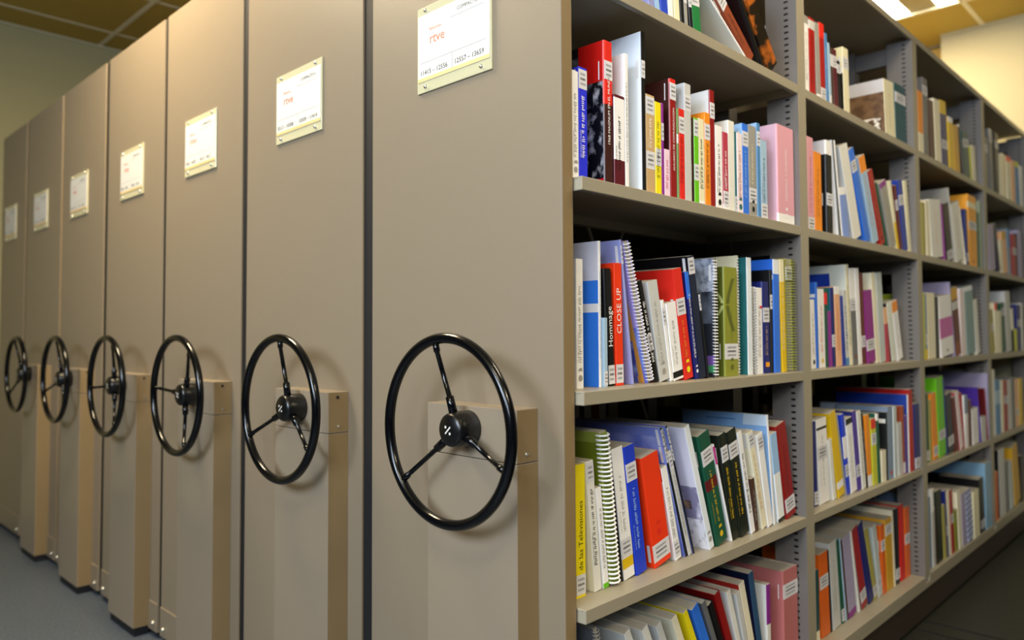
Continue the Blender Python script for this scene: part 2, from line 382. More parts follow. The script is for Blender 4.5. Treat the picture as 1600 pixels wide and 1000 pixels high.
def art(name, base, rects=(), noise=None, rough=.35):
    """printed cover: base colour, flat rectangles in UV space (u from spine 0..1, v up 0..1, slant), optional picture noise"""
    if 'art_'+name in MATS: return MATS['art_'+name]
    m = mat('art_'+name, base, rough); nt = m.node_tree; L = nt.links; b = nt.nodes['Principled BSDF']
    uv = nt.nodes.new('ShaderNodeUVMap'); sp = nt.nodes.new('ShaderNodeSeparateXYZ'); L.new(uv.outputs[0], sp.inputs[0])
    def mth(op, a, c=None):
        n = nt.nodes.new('ShaderNodeMath'); n.operation = op
        for i, v in enumerate((a, c)):
            if v is None: continue
            if isinstance(v, (int, float)): n.inputs[i].default_value = v
            else: L.new(v, n.inputs[i])
        return n.outputs[0]
    cur = None
    def mix(fac, col):
        nonlocal cur
        x = nt.nodes.new('ShaderNodeMix'); x.data_type = 'RGBA'; L.new(fac, x.inputs['Factor'])
        if cur is None: x.inputs['A'].default_value = (*srgb(base), 1)
        else: L.new(cur, x.inputs['A'])
        if isinstance(col, str): x.inputs['B'].default_value = (*srgb(col), 1)
        else: L.new(col, x.inputs['B'])
        cur = x.outputs['Result']
    for r in rects:
        u0, u1, v0, v1, col = r[:5]; sl = r[5] if len(r) > 5 else 0; nz = r[6] if len(r) > 6 else None
        u = mth('ADD', sp.outputs['X'], mth('MULTIPLY', sp.outputs['Y'], sl)) if sl else sp.outputs['X']
        k = mth('MULTIPLY', mth('MULTIPLY', mth('GREATER_THAN', u, u0), mth('LESS_THAN', u, u1)), mth('MULTIPLY', mth('GREATER_THAN', sp.outputs['Y'], v0), mth('LESS_THAN', sp.outputs['Y'], v1)))
        if nz:
            n = nt.nodes.new('ShaderNodeTexNoise'); n.inputs['Scale'].default_value = nz[0]; n.inputs['Detail'].default_value = 5; L.new(uv.outputs[0], n.inputs['Vector'])
            rp = nt.nodes.new('ShaderNodeValToRGB'); rp.color_ramp.elements[0].position = nz[2]; rp.color_ramp.elements[1].position = nz[3]
            rp.color_ramp.elements[0].color = (*srgb(col), 1); rp.color_ramp.elements[1].color = (*srgb(nz[1]), 1)
            L.new(n.outputs['Fac'], rp.inputs[0]); mix(k, rp.outputs[0])
        else: mix(k, col)
    if cur is not None: L.new(cur, b.inputs['Base Color'])
    return m
def stripes(name, c0, c1, n, rough=.4, both=False):
    if 'art_'+name in MATS: return MATS['art_'+name]
    m = mat('art_'+name, c0, rough); nt = m.node_tree; L = nt.links; b = nt.nodes['Principled BSDF']
    tc = nt.nodes.new('ShaderNodeTexCoord'); ck = nt.nodes.new('ShaderNodeTexChecker' if both else 'ShaderNodeTexWave')
    if both:
        ck.inputs['Scale'].default_value = n; ck.inputs['Color1'].default_value = (*srgb(c0), 1); ck.inputs['Color2'].default_value = (*srgb(c1), 1)
        L.new(tc.outputs['Object'], ck.inputs[0]); L.new(ck.outputs[0], b.inputs['Base Color'])
    else:
        ck.bands_direction = 'Z'; ck.inputs['Scale'].default_value = n; L.new(tc.outputs['Object'], ck.inputs[0])
        rp = nt.nodes.new('ShaderNodeValToRGB'); rp.color_ramp.elements[0].position = .45; rp.color_ramp.elements[1].position = .55
        rp.color_ramp.elements[0].color = (*srgb(c0), 1); rp.color_ramp.elements[1].color = (*srgb(c1), 1)
        L.new(ck.outputs['Fac'], rp.inputs[0]); L.new(rp.outputs[0], b.inputs['Base Color'])
    return m
SPEC = dict(
 photo1968=lambda: art('photo', '#15151a', [(0, 1, 0, .74, '#0c0c10', 0, (9, '#c8ccd8', .5, .68)), (.12, .8, .55, .93, '#14141a', 0, (6, '#8a8f9c', .5, .7)), (0, .3, .72, 1, '#c01510'), (0, .2, 0, .05, '#b01010')]),
 brownblk=lambda: mat('cover_brownblk', '#3a1613', .35), orangewhite=lambda: art('orangewhite', '#f09a18', [(0, 1, .8, 1, '#e8e8e6'), (.3, .62, .84, .92, '#8d8d90')]),
 blueface=lambda: art('blueface', '#2f7ff0', [(0, 1, .73, 1, '#dfe0f2'), (.35, .8, .1, .7, '#2f7ff0', 0, (25, '#86b6ff', .58, .64)), (.0, .45, .51, .57, '#f0f0f4')]),
 lavart=lambda: art('lavart', '#a493d6', [(0, 1, 0, .4, '#5a62c8', 0, (5, '#8fa0e8', .4, .6)), (.04, .11, -1, 2, '#d89a48', -.06), (.16, .2, -1, 2, '#3a3f88', -.06), (.1, .5, .05, .3, '#4a56b8', 0, (8, '#98a8e8', .45, .6))]),
 greyart=lambda: art('greyart', '#2a2e3a', [(0, 1, .72, 1, '#aeb6c8', 0, (14, '#7d869c', .45, .6)), (0, 1, .45, .72, '#6a7488', 0, (4, '#30343f', .4, .6)), (0, 1, .1, .18, '#7a5ab0'), (0, 1, .04, .1, '#4aa070', .2)]),
 olivec=lambda: art('olivec', '#6f7a1e', [(0, 1, .93, 1, '#8f9a40')]), redw=lambda: art('redw', '#f0efee', [(0, 1, .86, 1, '#c81e14')]),
 lavsky=lambda: art('lavsky', '#7f8fe0', [(0, 1, 0, .93, '#5f74d8', 0, (3, '#b4bdf2', .4, .65))]),
 glasses=lambda: art('glasses', '#e9e4f0', [(0, 1, .25, .52, '#8a84a0', 0, (5, '#e4e0ee', .5, .62)), (.1, .9, .33, .4, '#4a3c38', 0, (6, '#c8a480', .45, .6)), (0, 1, 0, .25, '#eceaf0', 0, (12, '#b9b4b8', .5, .65))]),
 skyart=lambda: art('skyart', '#8db8e8', [(0, .45, .9, 1.0, '#cfe2f6', .2), (.35, .7, .935, .95, '#5f90cc')]),
 teapat=lambda: art('teapat', '#f0f4f6', []), monarch=lambda: noisy(mat('cover_monarch', '#c86a1c', .3), 16, '#140c08', '#a85a1c', 3, (1, .6, 1), .44, .52),
 bluecream=lambda: art('bluecream', '#dfe4dc', [(.2, 1, .3, .92, '#1f40b0')]), creamblk=lambda: art('creamblk', '#e0d8ac', [(0, 1, 0, .62, '#14120f'), (0, .7, .62, .7, '#e6e6e4')]),
 brownpic=lambda: art('brownpic', '#cfccd0', [(0, 1, 0, .78, '#5c4430', 0, (7, '#7d6044', .4, .6)), (.05, 1, .05, .36, '#5c4430', 0, (13, '#f0eae0', .5, .56))]),
 blackwhite=lambda: art('blackwhite', '#0d0d10', [(0, 1, .85, 1, '#dcdce6')]), blackband=lambda: art('blackband', '#17181a', [(0, 1, .84, .9, '#e8e8e4')]),
 stripe=lambda: stripes('stripe', '#6a78b8', '#c3cbe6', 14), check=lambda: stripes('check', '#93a83a', '#f2f4e6', 170, both=True), bluew=lambda: art('bluew', '#2f6fe0', [(0, 1, .82, .86, '#e8eef8')]),
 steelblk=lambda: art('steelblk', '#7fa8c8', [(.1, 1, 0, .78, '#0e1013')]))
rng = random.Random(11)
def greek(g, m, x, y0, y1, z0, z1, dens=1.0):
    """lettering too small to read in the photo: little upright strokes running up the spine"""
    z = z0; wd = y1-y0
    while z < z1:
        n = rng.randint(2, 7)
        for k in range(n):
            s_ = wd*rng.uniform(.35, .55)
            if z+s_ > z1: return
            a = y0+wd*rng.choice((0, 0, .15)); b = y1-wd*rng.choice((0, .2, .35))
            g.quad([(x, a, z), (x, b, z), (x, b, z+s_*.42), (x, a, z+s_*.42)], m)
            if rng.random() < .6: g.quad([(x, a, z+s_*.42), (x, a+wd*.22, z+s_*.42), (x, a+wd*.22, z+s_*.8), (x, a, z+s_*.8)], m)
            z += s_
        z += wd*.45
labelm = mat('call_label', '#dcdce2', .45)
def make_book(r):
    b_, t_, Y, th, h, lean, X, D, desc, col, opts, label = r
    ops = opts.split()
    z = SH[t_]+EYE+.0003
    root = empty('book', (X, Y, z), label, 'book', 'library books on the open shelves', (lean, 0, 0))
    sp = cm(col if col != 'monarch' else 'monarch'); side = sp; bands = []; labs = []; title = None; tx = None; spiral = None; marks = []
    for o in ops:
        if o.startswith('s='): side = cm(o[2:])
        elif o.startswith('T='): title = o[2:]
        elif o.startswith('TX='): tx = o[3:].replace('_', ' ')
        elif o.startswith('S='): spiral = o[2:]
        elif o.startswith('M='): marks.append(o[2:])
        elif o[0] == 'L' and o[1:].replace('.', '').isdigit(): labs.append(float(o[1:]))
        elif o[0] == 'B':
            rg, c = o[1:].split('='); a, c2 = rg.split('-', 1) if not rg.startswith('.') or '-' in rg else (rg, 1)
            bands.append((float(a), float(c2), c))
    hard = th > .016 and col in ('dgreen', 'blkgreen', 'dred', 'olive', 'tealdk', 'redd', 'navy', 'pink', 'pinkd2', 'teal', 'brownblk', 'redb', 'black', 'magentad', 'amber')
    c = min(.0028 if hard else .0009, th*.2)
    # spine strip heights
    zs = sorted({0.0, 1.0} | {a for a, _, _ in bands} | {b for _, b, _ in bands})
    g = G()
    def sm(f):
        for a, b, n in bands:
            if a <= f <= b: return cm(n)
        return sp
    near = b_ == 1 or th > .02
    rd = min(.004 if hard else .0015, th*.3)
    prof = [(-D, 0), (-rd, 0), (-rd*.3, rd*.3), (0, rd), (0, th-rd), (-rd*.3, th-rd*.3), (-rd, th), (-D, th)]
    inner = [(-D, c), (-max(rd, c), c), (-c, max(c, rd)), (-c, max(c, rd)), (-c, min(th-c, th-rd)), (-c, min(th-c, th-rd)), (-max(rd, c), th-c), (-D, th-c)]
    if spiral: prof = [(-D, 0), (-.002, 0), (-.002, 0), (-.002, 0)] + [(-.002, th)]*3 + [(-D, th)]
    for i in range(len(prof)-1):
        (xa, ya), (xb, yb) = prof[i], prof[i+1]
        if abs(xa-xb)+abs(ya-yb) < 1e-7: continue
        if i == 0 and not spiral or (spiral and i == 0):
            g.quad([(xa, ya, 0), (xb, yb, 0), (xb, yb, h), (xa, ya, h)], side, [(1, 0), (0, 0), (0, 1), (1, 1)])
        elif i == len(prof)-2:
            g.quad([(xa, ya, 0), (xb, yb, 0), (xb, yb, h), (xa, ya, h)], side, [(0, 0), (1, 0), (1, 1), (0, 1)])
        elif spiral: continue
        else:
            for z0, z1 in zip(zs, zs[1:]):
                g.quad([(xa, ya, z0*h), (xb, yb, z0*h), (xb, yb, z1*h), (xa, ya, z1*h)], sm((z0+z1)/2), smooth=False)
    # thickness of the boards: inner skin + top/bottom rims
    if spiral:
        for ya, yb in ((0, c), (th-c, th)):
            g.quad([(-D, c if ya == 0 else th-c, 0), (-.002, c if ya == 0 else th-c, 0), (-.002, c if ya == 0 else th-c, h), (-D, c if ya == 0 else th-c, h)], side)
            for zz in (0, h): g.quad([(-D, ya, zz), (-.002, ya, zz), (-.002, yb, zz), (-D, yb, zz)], side)
            for xx in (-.002, -D): g.quad([(xx, ya, 0), (xx, yb, 0), (xx, yb, h), (xx, ya, h)], side)
    else:
        for i in range(len(prof)-1):
            (xa, ya), (xb, yb) = prof[i], prof[i+1]; (xc, yc), (xd, yd) = inner[i], inner[i+1]
            for zz in (0, h):
                pts = [(xa, ya, zz), (xb, yb, zz), (xd, yd, zz), (xc, yc, zz)]
                if abs(xc-xd)+abs(yc-yd) < 1e-7: pts = pts[:3]
                if abs(xa-xb)+abs(ya-yb) < 1e-7: continue
                g.quad(pts, sp if 0 < i < 6 else side)
            if abs(xc-xd)+abs(yc-yd) > 1e-7: g.quad([(xc, yc, 0), (xd, yd, 0), (xd, yd, h), (xc, yc, h)], pagem)
        for ya, yb in ((0, c), (th-c, th)): g.quad([(-D, ya, 0), (-D, yb, 0), (-D, yb, h), (-D, ya, h)], side)
    g.build_raw('cover', root)
    e = .0025 if hard else .0002
    g = G(); g.box(-D+e, -c-.0004 if not spiral else -.004, c+.0001, th-c-.0001, e, h-e, pagem); g.build('pages', root)
    if spiral:
        rm = mat('coil_'+spiral, PAL.get(spiral, '#ffffff'), .3, metal=.0); g = G(); k = 0; rr = th*.5+.0003
        zz = .006
        while zz < h-.004:
            pts = [(-.003+rr*.95*math.cos(q), th/2+rr*math.sin(q), zz+.0012*math.sin(q/2)) for q in [2*math.pi*i/10 for i in range(10)]]
            g.tube(pts, .0011 if col != 'check' else .0022, rm, 5, closed=True); zz += .0072 if col != 'check' else .0085
        g.build('spiral_binding', root)
        if col == 'check':
            g = G()
            for q in range(-2, 3): 
                y_ = th/2+q*th*.2
                g.box(-.003, .0006, y_-th*.07, y_+th*.07, .004, h-.004, mat('cover_oliveband', '#8c9c34', .4))
            g.build('spine_strips', root)
    xs_ = .0003
    for f in labs:
        hh = .019 if h > .16 else .014; z0 = min(max(f*h-hh, .003), h-2*hh-.002); z1 = z0+2*hh*.95
        g = G(); w0 = rd*.5; w1 = th-rd*.5
        g.quad([(xs_, w0, z0), (xs_, w1, z0), (xs_, w1, z1), (xs_, w0, z1)], labelm)
        if b_ <= 2:
            g.quad([(-min(.014, D*.1), -.0003, z0), (xs_, w0-.0004, z0), (xs_, w0-.0004, z1), (-min(.014, D*.1), -.0003, z1)], labelm)
        if near:
            for q in range(3):
                zz = z0+(z1-z0)*(.2+.25*q); a = w0+(w1-w0)*.15
                while a < w1-(w1-w0)*.2:
                    s_ = .0016*rng.uniform(.6, 1.3)
                    g.quad([(xs_+.0002, a, zz), (xs_+.0002, min(a+s_, w1), zz), (xs_+.0002, min(a+s_, w1), zz+(z1-z0)*.12), (xs_+.0002, a, zz+(z1-z0)*.12)], printm if q == 1 else greyprint)
                    a += s_+.0009
        g.build_raw('call_number_label', root)['label'] = 'white call number label'
    if tx:
        tm = mat('ink_'+(title or 'white'), PAL.get(title or 'white', '#ffffff'), .5)
        g = G(); text_quads(g, tx, tm, (0, 0, 0), (0, 0, 1), (0, -1, 0), 1); w1 = text_width(tx)
        g.bm.free(); g = G(); lo = .24 if 'MAGNUM' not in tx else .28; hi = .76
        if tx == 'CLOSE UP': lo, hi = .42, .93
        if tx == 'Hommage': lo, hi = .33, .75
        if tx.startswith('de las'): lo, hi = .2, .72
        sz = min((hi-lo)*h/w1, th*.85)
        text_quads(g, tx, tm, (xs_, th/2+sz*.34, h*lo), (0, 0, 1), (0, -1, 0), sz); g.build_raw('title', root)
    elif title and th > .006:
        tm = mat('ink_'+title, PAL.get(title, '#ffffff'), .5); g = G()
        a = max(.2, max([f for f in labs if f < .4], default=0)+.12); b = min(.8, min([f for f in labs if f > .6], default=1.2)-.12)
        wd = min(th*.42, .008); greek(g, tm, xs_, th/2-wd/2, th/2+wd/2, a*h, b*h)
        if b_ <= 2 and th > .012: greek(g, tm, xs_, th*.15, th*.15+wd*.35, a*h, (a+b)*.45*h)
        g.build_raw('title', root)
    for mk in marks:
        mm = mat('ink_'+mk, PAL.get(mk, '#ffffff'), .5); g = G(); s_ = min(th*.3, .007); zz = .055*h+s_ if not labs or min(labs) > .2 else .3*h
        n = 12; g.quad([(xs_+.0002, th/2+s_*math.cos(2*math.pi*i/n), zz+s_*math.sin(2*math.pi*i/n)) for i in range(n)], mm)
        if col in ('brownblk', 'dgreen', 'tan', 'cream') or b_ == 1: g.quad([(xs_+.0002, th/2-s_, zz+2.2*s_), (xs_+.0002, th/2+s_, zz+2.2*s_), (xs_+.0002, th/2+s_*.7, zz+3.2*s_), (xs_+.0002, th/2-s_*.7, zz+3*s_)], mm)
        g.build_raw('emblem', root)
    if 'X1' in ops:
        pm = mat('pale_olive', '#b9c47a', .4); g = G()
        for sgn in (1, -1):
            pts = [(-.001-.045*(i/8)**1.2, h*(.655+sgn*(.01+.2*(i/8)**.8))) for i in range(9)]
            for p, q in zip(pts, pts[1:]): g.quad([(p[0]-.008, -.0004, p[1]), (p[0], -.0004, p[1]), (q[0], -.0004, q[1]), (q[0]-.008, -.0004, q[1])], pm)
        g.build_raw('emblem', root)['label'] = 'pale emblem on the cover'
        mm = cm('dolive'); g = G()
        for sgn in (1, -1):
            pts = [(th*(.22+.42*(i/8)**1.35), h*(.655+sgn*(.01+.23*i/8))) for i in range(9)]
            for p, q in zip(pts, pts[1:]):
                w_ = th*.11; g.quad([(xs_+.0004, p[0]-w_, p[1]), (xs_+.0004, p[0]+w_, p[1]), (xs_+.0004, q[0]+w_, q[1]), (xs_+.0004, q[0]-w_, q[1])], mm)
        g.quad([(xs_+.0002, th*.5-.0006, h*.34), (xs_+.0002, th*.5+.0006, h*.34), (xs_+.0002, th*.5+.0006, h*.6), (xs_+.0002, th*.5-.0006, h*.6)], mm)
        g.build_raw('emblem', root)['label'] = 'dark cross-shaped emblem'
    if 'O' in ops:
        g = G(); g.quad([(xs_+.0003, th*.2, h*.07), (xs_+.0003, th*.8, h*.07), (xs_+.0003, th*.8, h*.12), (xs_+.0003, th*.2, h*.12)], cm('amber')); g.build_raw('emblem', root)['label'] = 'small orange square'
    if 'R' in ops:
        g = G(); g.quad([(xs_+.0003, th*.55, h*.76), (xs_+.0003, th*.95, h*.76), (xs_+.0003, th*.95, h*.79), (xs_+.0003, th*.55, h*.79)], cm('red')); g.build_raw('emblem', root)['label'] = 'small red mark'
    return root
ROWS = [
(1, 1, 1.2759, 0.0208, 0.26, 0.241, -0.85, 0.177, 'slim lavender paperback', 'lav', 'L.3', 'slim lavender paperback, leftmost book, nearest bay, top shelf'),
(1, 1, 1.2992, 0.0175, 0.25, 0.22, -0.85, 0.167, 'pale blue paperback', 'sky', 'L.3 T=navy', 'pale blue paperback, right of lavender paperback, nearest bay, top shelf'),
(1, 1, 1.3199, 0.0254, 0.25, 0.135, -0.85, 0.173, 'bright blue hardback', 'blue2', 'L.3 T=white', 'bright blue hardback, right of pale blue paperback, nearest bay, top shelf'),
(1, 1, 1.3468, 0.0182, 0.26, 0.063, -0.85, 0.175, 'white hardback', 'white', 'L.3 T=grey', 'white hardback, right of bright blue hardback, nearest bay, top shelf'),
(1, 1, 1.3701, 0.0209, 0.26, 0.073, -0.85, 0.173, 'cream patterned paperback', 'cream', 'L.3 T=olive', 'cream patterned paperback, right of white hardback, nearest bay, top shelf'),
(1, 1, 1.396, 0.0131, 0.27, 0.083, -0.85, 0.187, 'thin black booklet', 'black', 'L.3', 'thin black booklet, right of cream patterned paperback, nearest bay, top shelf'),
(1, 1, 1.4116, 0.0121, 0.25, 0.083, -0.85, 0.183, 'thin grey booklet', 'grey', 'L.3', 'thin grey booklet, right of black booklet, nearest bay, top shelf'),
(1, 1, 1.4321, 0.0124, 0.24, 0.112, -0.85, 0.174, 'slim black hardback', 'black', 'L.3 T=white', 'slim black hardback, right of grey booklet, nearest bay, top shelf'),
(1, 1, 1.446, 0.0323, 0.27, 0.109, -0.85, 0.194, 'green hardback', 'green', 'L.3 T=black', 'green hardback, right of black hardback, nearest bay, top shelf'),
(1, 1, 1.6946, 0.0058, 0.26, 1.068, -0.85, 0.176, 'steeply leaning thin white folder', 'white', 's=offw', 'steeply leaning thin white folder, right of green hardback, nearest bay, top shelf'),
(1, 1, 1.7074, 0.0315, 0.25, 0.973, -0.85, 0.176, 'thick rust-brown leaning book', 'rust', 'L.7 s=rust T=black', 'thick rust-brown leaning book, right of white folder, nearest bay, top shelf'),
(1, 1, 1.7706, 0.0196, 0.27, 0.687, -0.85, 0.185, 'leaning black-spined book', 'black', 's=black', 'leaning black-spined book, right of rust-brown book, nearest bay, top shelf'),
(1, 1, 1.8106, 0.0591, 0.27, 0.721, -0.85, 0.182, 'leaning butterfly-wing picture book', 'monarch', 'L.8', 'leaning butterfly-wing picture book, right of black-spined book, nearest bay, top shelf'),
(1, 2, 1.039, 0.018, 0.1968, 0.0, -0.86, 0.13, 'white paperback with a round grey emblem', 'white', 's=yellow T=grey M=grey', 'white paperback with a round grey emblem, leftmost book, nearest bay, second shelf'),
(1, 2, 1.0585, 0.024, 0.2079, 0.0, -0.86, 0.14, 'bright blue paperback with white lettering', 'royal', 'L.9 T=white', 'bright blue paperback with white lettering, right of white paperback, nearest bay, second shelf'),
(1, 2, 1.1337, 0.027, 0.2779, 0.0, -0.859, 0.2, 'tall red and black photo-album book', 'brownblk', 'L.8 B.56-1=red s=photo1968 TX=1968_MAGNUM_EN_EL_MUNDO T=white', 'tall red and black photo-album book, right of bright blue paperback, nearest bay, second shelf'),
(1, 2, 1.1623, 0.034, 0.1803, 0.0, -0.858, 0.135, 'dark red book with a white title panel', 'wine', 'B.3-.97=white T=black', 'dark red book with a white title panel, right of red and, nearest bay, second shelf'),
(1, 2, 1.1981, 0.0114, 0.269, 0.0, -0.858, 0.16, 'slim glossy white book', 'white', 'T=grey', 'slim glossy white book, right of dark red book, nearest bay, second shelf'),
(1, 2, 1.2539, 0.0127, 0.3281, 0.0, -0.857, 0.24, 'very tall white-covered book with black spine', 'black', 'L.77 s=icew', 'very tall white-covered book with black spine, right of glossy white book, nearest bay, second shelf'),
(1, 2, 1.2682, 0.0303, 0.2046, 0.0, -0.857, 0.15, 'tan book with two white labels', 'tan', 'L.93 L.35 T=white', 'tan book with two white labels, right of white-covered book, nearest bay, second shelf'),
(1, 2, 1.3, 0.0209, 0.1953, 0.0, -0.856, 0.143, 'yellow paperback with dark lettering', 'yellow', 'L.42 T=olive', 'yellow paperback with dark lettering, right of tan book, nearest bay, second shelf'),
(1, 2, 1.3229, 0.008, 0.1972, 0.0, -0.856, 0.144, 'slim purple book', 'purple', 'L.7', 'slim purple book, right of yellow paperback, nearest bay, second shelf'),
(1, 2, 1.3323, 0.0204, 0.1028, 0.0, -0.856, 0.12, 'short pale pink book', 'palepink', 'T=pinkd', 'short pale pink book, right of purple book, nearest bay, second shelf'),
(1, 2, 1.3545, 0.0242, 0.2565, 0.0, -0.855, 0.176, 'tall dark red book with white lettering', 'dred', 'L.9 T=white TX=ANUARIO_DE_COMUNICACION B.96-1=red s=brownblk', 'tall dark red book with white lettering, right of pale pink book, nearest bay, second shelf'),
(1, 2, 1.3804, 0.0064, 0.1979, 0.0, -0.855, 0.141, 'thin green and white book', 'greenl', 'B.62-.72=white T=olive', 'thin green and white book, right of dark red book, nearest bay, second shelf'),
(1, 2, 1.3885, 0.0211, 0.1995, 0.0, -0.855, 0.144, 'red book with white label below top', 'red', 'L.83 T=dred', 'red book with white label below top, right of green and, nearest bay, second shelf'),
(1, 2, 1.4108, 0.0261, 0.2599, 0.0, -0.855, 0.2, 'tall pale grey book', 'palegrey', 'L.84', 'tall pale grey book, right of red book, nearest bay, second shelf'),
(1, 2, 1.4475, 0.018, 0.1913, 0.0, -0.854, 0.141, 'lime green book with brown cover', 'lime', 'L.93 L.38 s=brown', 'lime green book with brown cover, right of pale grey book, nearest bay, second shelf'),
(1, 2, 1.4671, 0.0226, 0.1939, 0.0, -0.854, 0.143, 'pale cream book with dark green lettering', 'cream', 'T=dgreen B.0-.06=white', 'pale cream book with dark green lettering, right of lime green book, nearest bay, second shelf'),
(1, 2, 1.4912, 0.0229, 0.2126, 0.0, -0.853, 0.141, 'orange book with a white label', 'orange', 'L.8 T=brown', 'orange book with a white label, right of pale cream book, nearest bay, second shelf'),
(1, 2, 1.5156, 0.0213, 0.2687, 0.0, -0.853, 0.2, 'tall dark red book with orange cover', 'dred', 'L.83 s=orangewhite', 'tall dark red book with orange cover, right of orange book, nearest bay, second shelf'),
(1, 2, 1.5382, 0.0299, 0.193, 0.0, -0.853, 0.137, 'white book with black lettering', 'white', 'T=black M=black', 'white book with black lettering, right of dark red book, nearest bay, second shelf'),
(1, 2, 1.5701, 0.0232, 0.1832, 0.0, -0.852, 0.132, 'rose red book with white base', 'rose', 'L.16 B0-.09=white T=white', 'rose red book with white base, right of white book, nearest bay, second shelf'),
(1, 2, 1.5947, 0.0291, 0.2152, 0.0, -0.852, 0.2, 'tall white book with shaded cover', 'offw', '', 'tall white book with shaded cover, right of rose red book, nearest bay, second shelf'),
(1, 2, 1.6251, 0.0085, 0.1933, 0.0, -0.852, 0.135, 'thin teal book', 'teal', 'L.12', 'thin teal book, right of white book, nearest bay, second shelf'),
(1, 2, 1.6349, 0.0259, 0.1931, 0.0, -0.851, 0.129, 'pinkish white book', 'pinkw', 'T=rose M=teal', 'pinkish white book, right of teal book, nearest bay, second shelf'),
(1, 2, 1.6622, 0.0283, 0.2211, 0.0, -0.851, 0.154, 'blue book with light blue cover', 'blue', 'L.84 s=sky T=sky', 'blue book with light blue cover, right of pinkish white book, nearest bay, second shelf'),
(1, 2, 1.6928, 0.038, 0.2234, 0.0, -0.851, 0.148, 'grey book with pale lettering', 'grey', 'L.24 T=cream M=black', 'grey book with pale lettering, right of blue book, nearest bay, second shelf'),
(1, 2, 1.7346, 0.0169, 0.236, 0.0, -0.85, 0.174, 'slim mid blue book', 'steel', 'L.84 s=sky', 'slim mid blue book, right of grey book, nearest bay, second shelf'),
(1, 2, 1.7535, 0.0328, 0.1976, 0.0, -0.85, 0.146, 'pale steel blue book', 'paleblue', 'L.1 s=black T=navy', 'pale steel blue book, right of mid blue book, nearest bay, second shelf'),
(1, 2, 1.8407, 0.0987, 0.255, 0.0, -0.848, 0.22, 'very thick pale pink ring binder', 'pink', 'B.0-.1=white M=white T=white s=pinkl TX=MEMORIA_Y_CUENTAS', 'very thick pale pink ring binder, right of pale steel blue book, nearest bay, second shelf'),
(1, 3, 1.0753, 0.02, 0.2398, 0.0, -0.884, 0.169, 'white paperback with grey lettering', 'white', 'T=grey M=grey', 'white paperback with grey lettering, leftmost book, nearest bay, third shelf'),
(1, 3, 1.1399, 0.0074, 0.2777, 0.0, -0.882, 0.22, 'tall white-spined book with blue cover', 'white', 's=blueface T=sky', 'tall white-spined book with blue cover, right of white paperback, nearest bay, third shelf'),
(1, 3, 1.1488, 0.0109, 0.1313, 0.0, -0.877, 0.12, 'slim pale blue book', 'paleblue', 'L.1', 'slim pale blue book, right of white-spined book, nearest bay, third shelf'),
(1, 3, 1.1676, 0.0223, 0.2265, 0.048, -0.881, 0.167, 'black book with white lettering', 'black', 'L.1 T=white TX=Hommage', 'black book with white lettering, right of pale blue book, nearest bay, third shelf'),
(1, 3, 1.1912, 0.0235, 0.2387, 0.017, -0.88, 0.169, 'orange-red book with white title', 'orred', 'L.1 T=white TX=CLOSE_UP s=orred', 'orange-red book with white title, right of black book, nearest bay, third shelf'),
(1, 3, 1.2443, 0.0057, 0.2878, 0.132, -0.88, 0.2, 'thin lavender booklet with tan stripe', 'lavn', 'L.9 s=lavn', 'thin lavender booklet with tan stripe, right of orange-red book, nearest bay, third shelf'),
(1, 3, 1.2965, 0.017, 0.2928, 0.278, -0.877, 0.21, 'leaning lavender spiral-bound book', 'palegrey', 'S=white s=lavart', 'leaning lavender spiral-bound book, right of lavender booklet, nearest bay, third shelf'),
(1, 3, 1.3171, 0.0181, 0.213, 0.278, -0.876, 0.156, 'black book with white lettering on spine', 'black', 'L.4 T=white s=maroon', 'black book with white lettering on spine, right of lavender spiral-bound book, nearest bay, third shelf'),
(1, 3, 1.3368, 0.036, 0.21, 0.207, -0.876, 0.147, 'pale grey-white book', 'palegrey', 'T=grey M=grey', 'pale grey-white book, right of black book, nearest bay, third shelf'),
(1, 3, 1.3749, 0.0104, 0.1729, 0.197, -0.875, 0.12, 'short white booklet', 'white', 'L.8', 'short white booklet, right of pale grey-white book, nearest bay, third shelf'),
(1, 3, 1.387, 0.0375, 0.1657, 0.172, -0.874, 0.12, 'short white book with a black base panel', 'white', 'B.03-.11=black T=grey', 'short white book with a black base panel, right of white booklet, nearest bay, third shelf'),
(1, 3, 1.4289, 0.0336, 0.241, 0.186, -0.873, 0.24, 'tall red book with orange lettering', 'red', 'L.66 T=orange M=yellow', 'tall red book with orange lettering, right of white book, nearest bay, third shelf'),
(1, 3, 1.4725, 0.014, 0.2372, 0.175, -0.872, 0.165, 'slim blue book with bright blue top', 'navy', 'B.75-1=blue T=white M=white', 'slim blue book with bright blue top, right of red book, nearest bay, third shelf'),
(1, 3, 1.4889, 0.0251, 0.2723, 0.177, -0.871, 0.24, 'tall dark navy book with black cover', 'dnavy', 'L.93 s=black', 'tall dark navy book with black cover, right of blue book, nearest bay, third shelf'),
(1, 3, 1.5187, 0.0069, 0.1935, 0.193, -0.87, 0.129, 'short black book labelled near the top', 'black', 'L.9', 'short black book labelled near the top, right of dark navy book, nearest bay, third shelf'),
(1, 3, 1.5504, 0.0122, 0.272, 0.0, -0.869, 0.21, 'spiral-bound book with pale grey cover', 'black', 'S=white s=greyart L.88', 'spiral-bound book with pale grey cover, right of black book labelled, nearest bay, third shelf'),
(1, 3, 1.5939, 0.0638, 0.2552, 0.0, -0.868, 0.175, 'thick olive green book with a cross emblem', 'olive', 'L.23 s=dolive X1 M=dolive', 'thick olive green book with a cross emblem, right of spiral-bound book, nearest bay, third shelf'),
(1, 3, 1.6828, 0.006, 0.2881, 0.0, -0.88, 0.22, 'cream spiral-bound book behind the teal one', 'cream', 'S=white s=cream', 'cream spiral-bound book behind the teal one, right of olive green book, nearest bay, third shelf'),
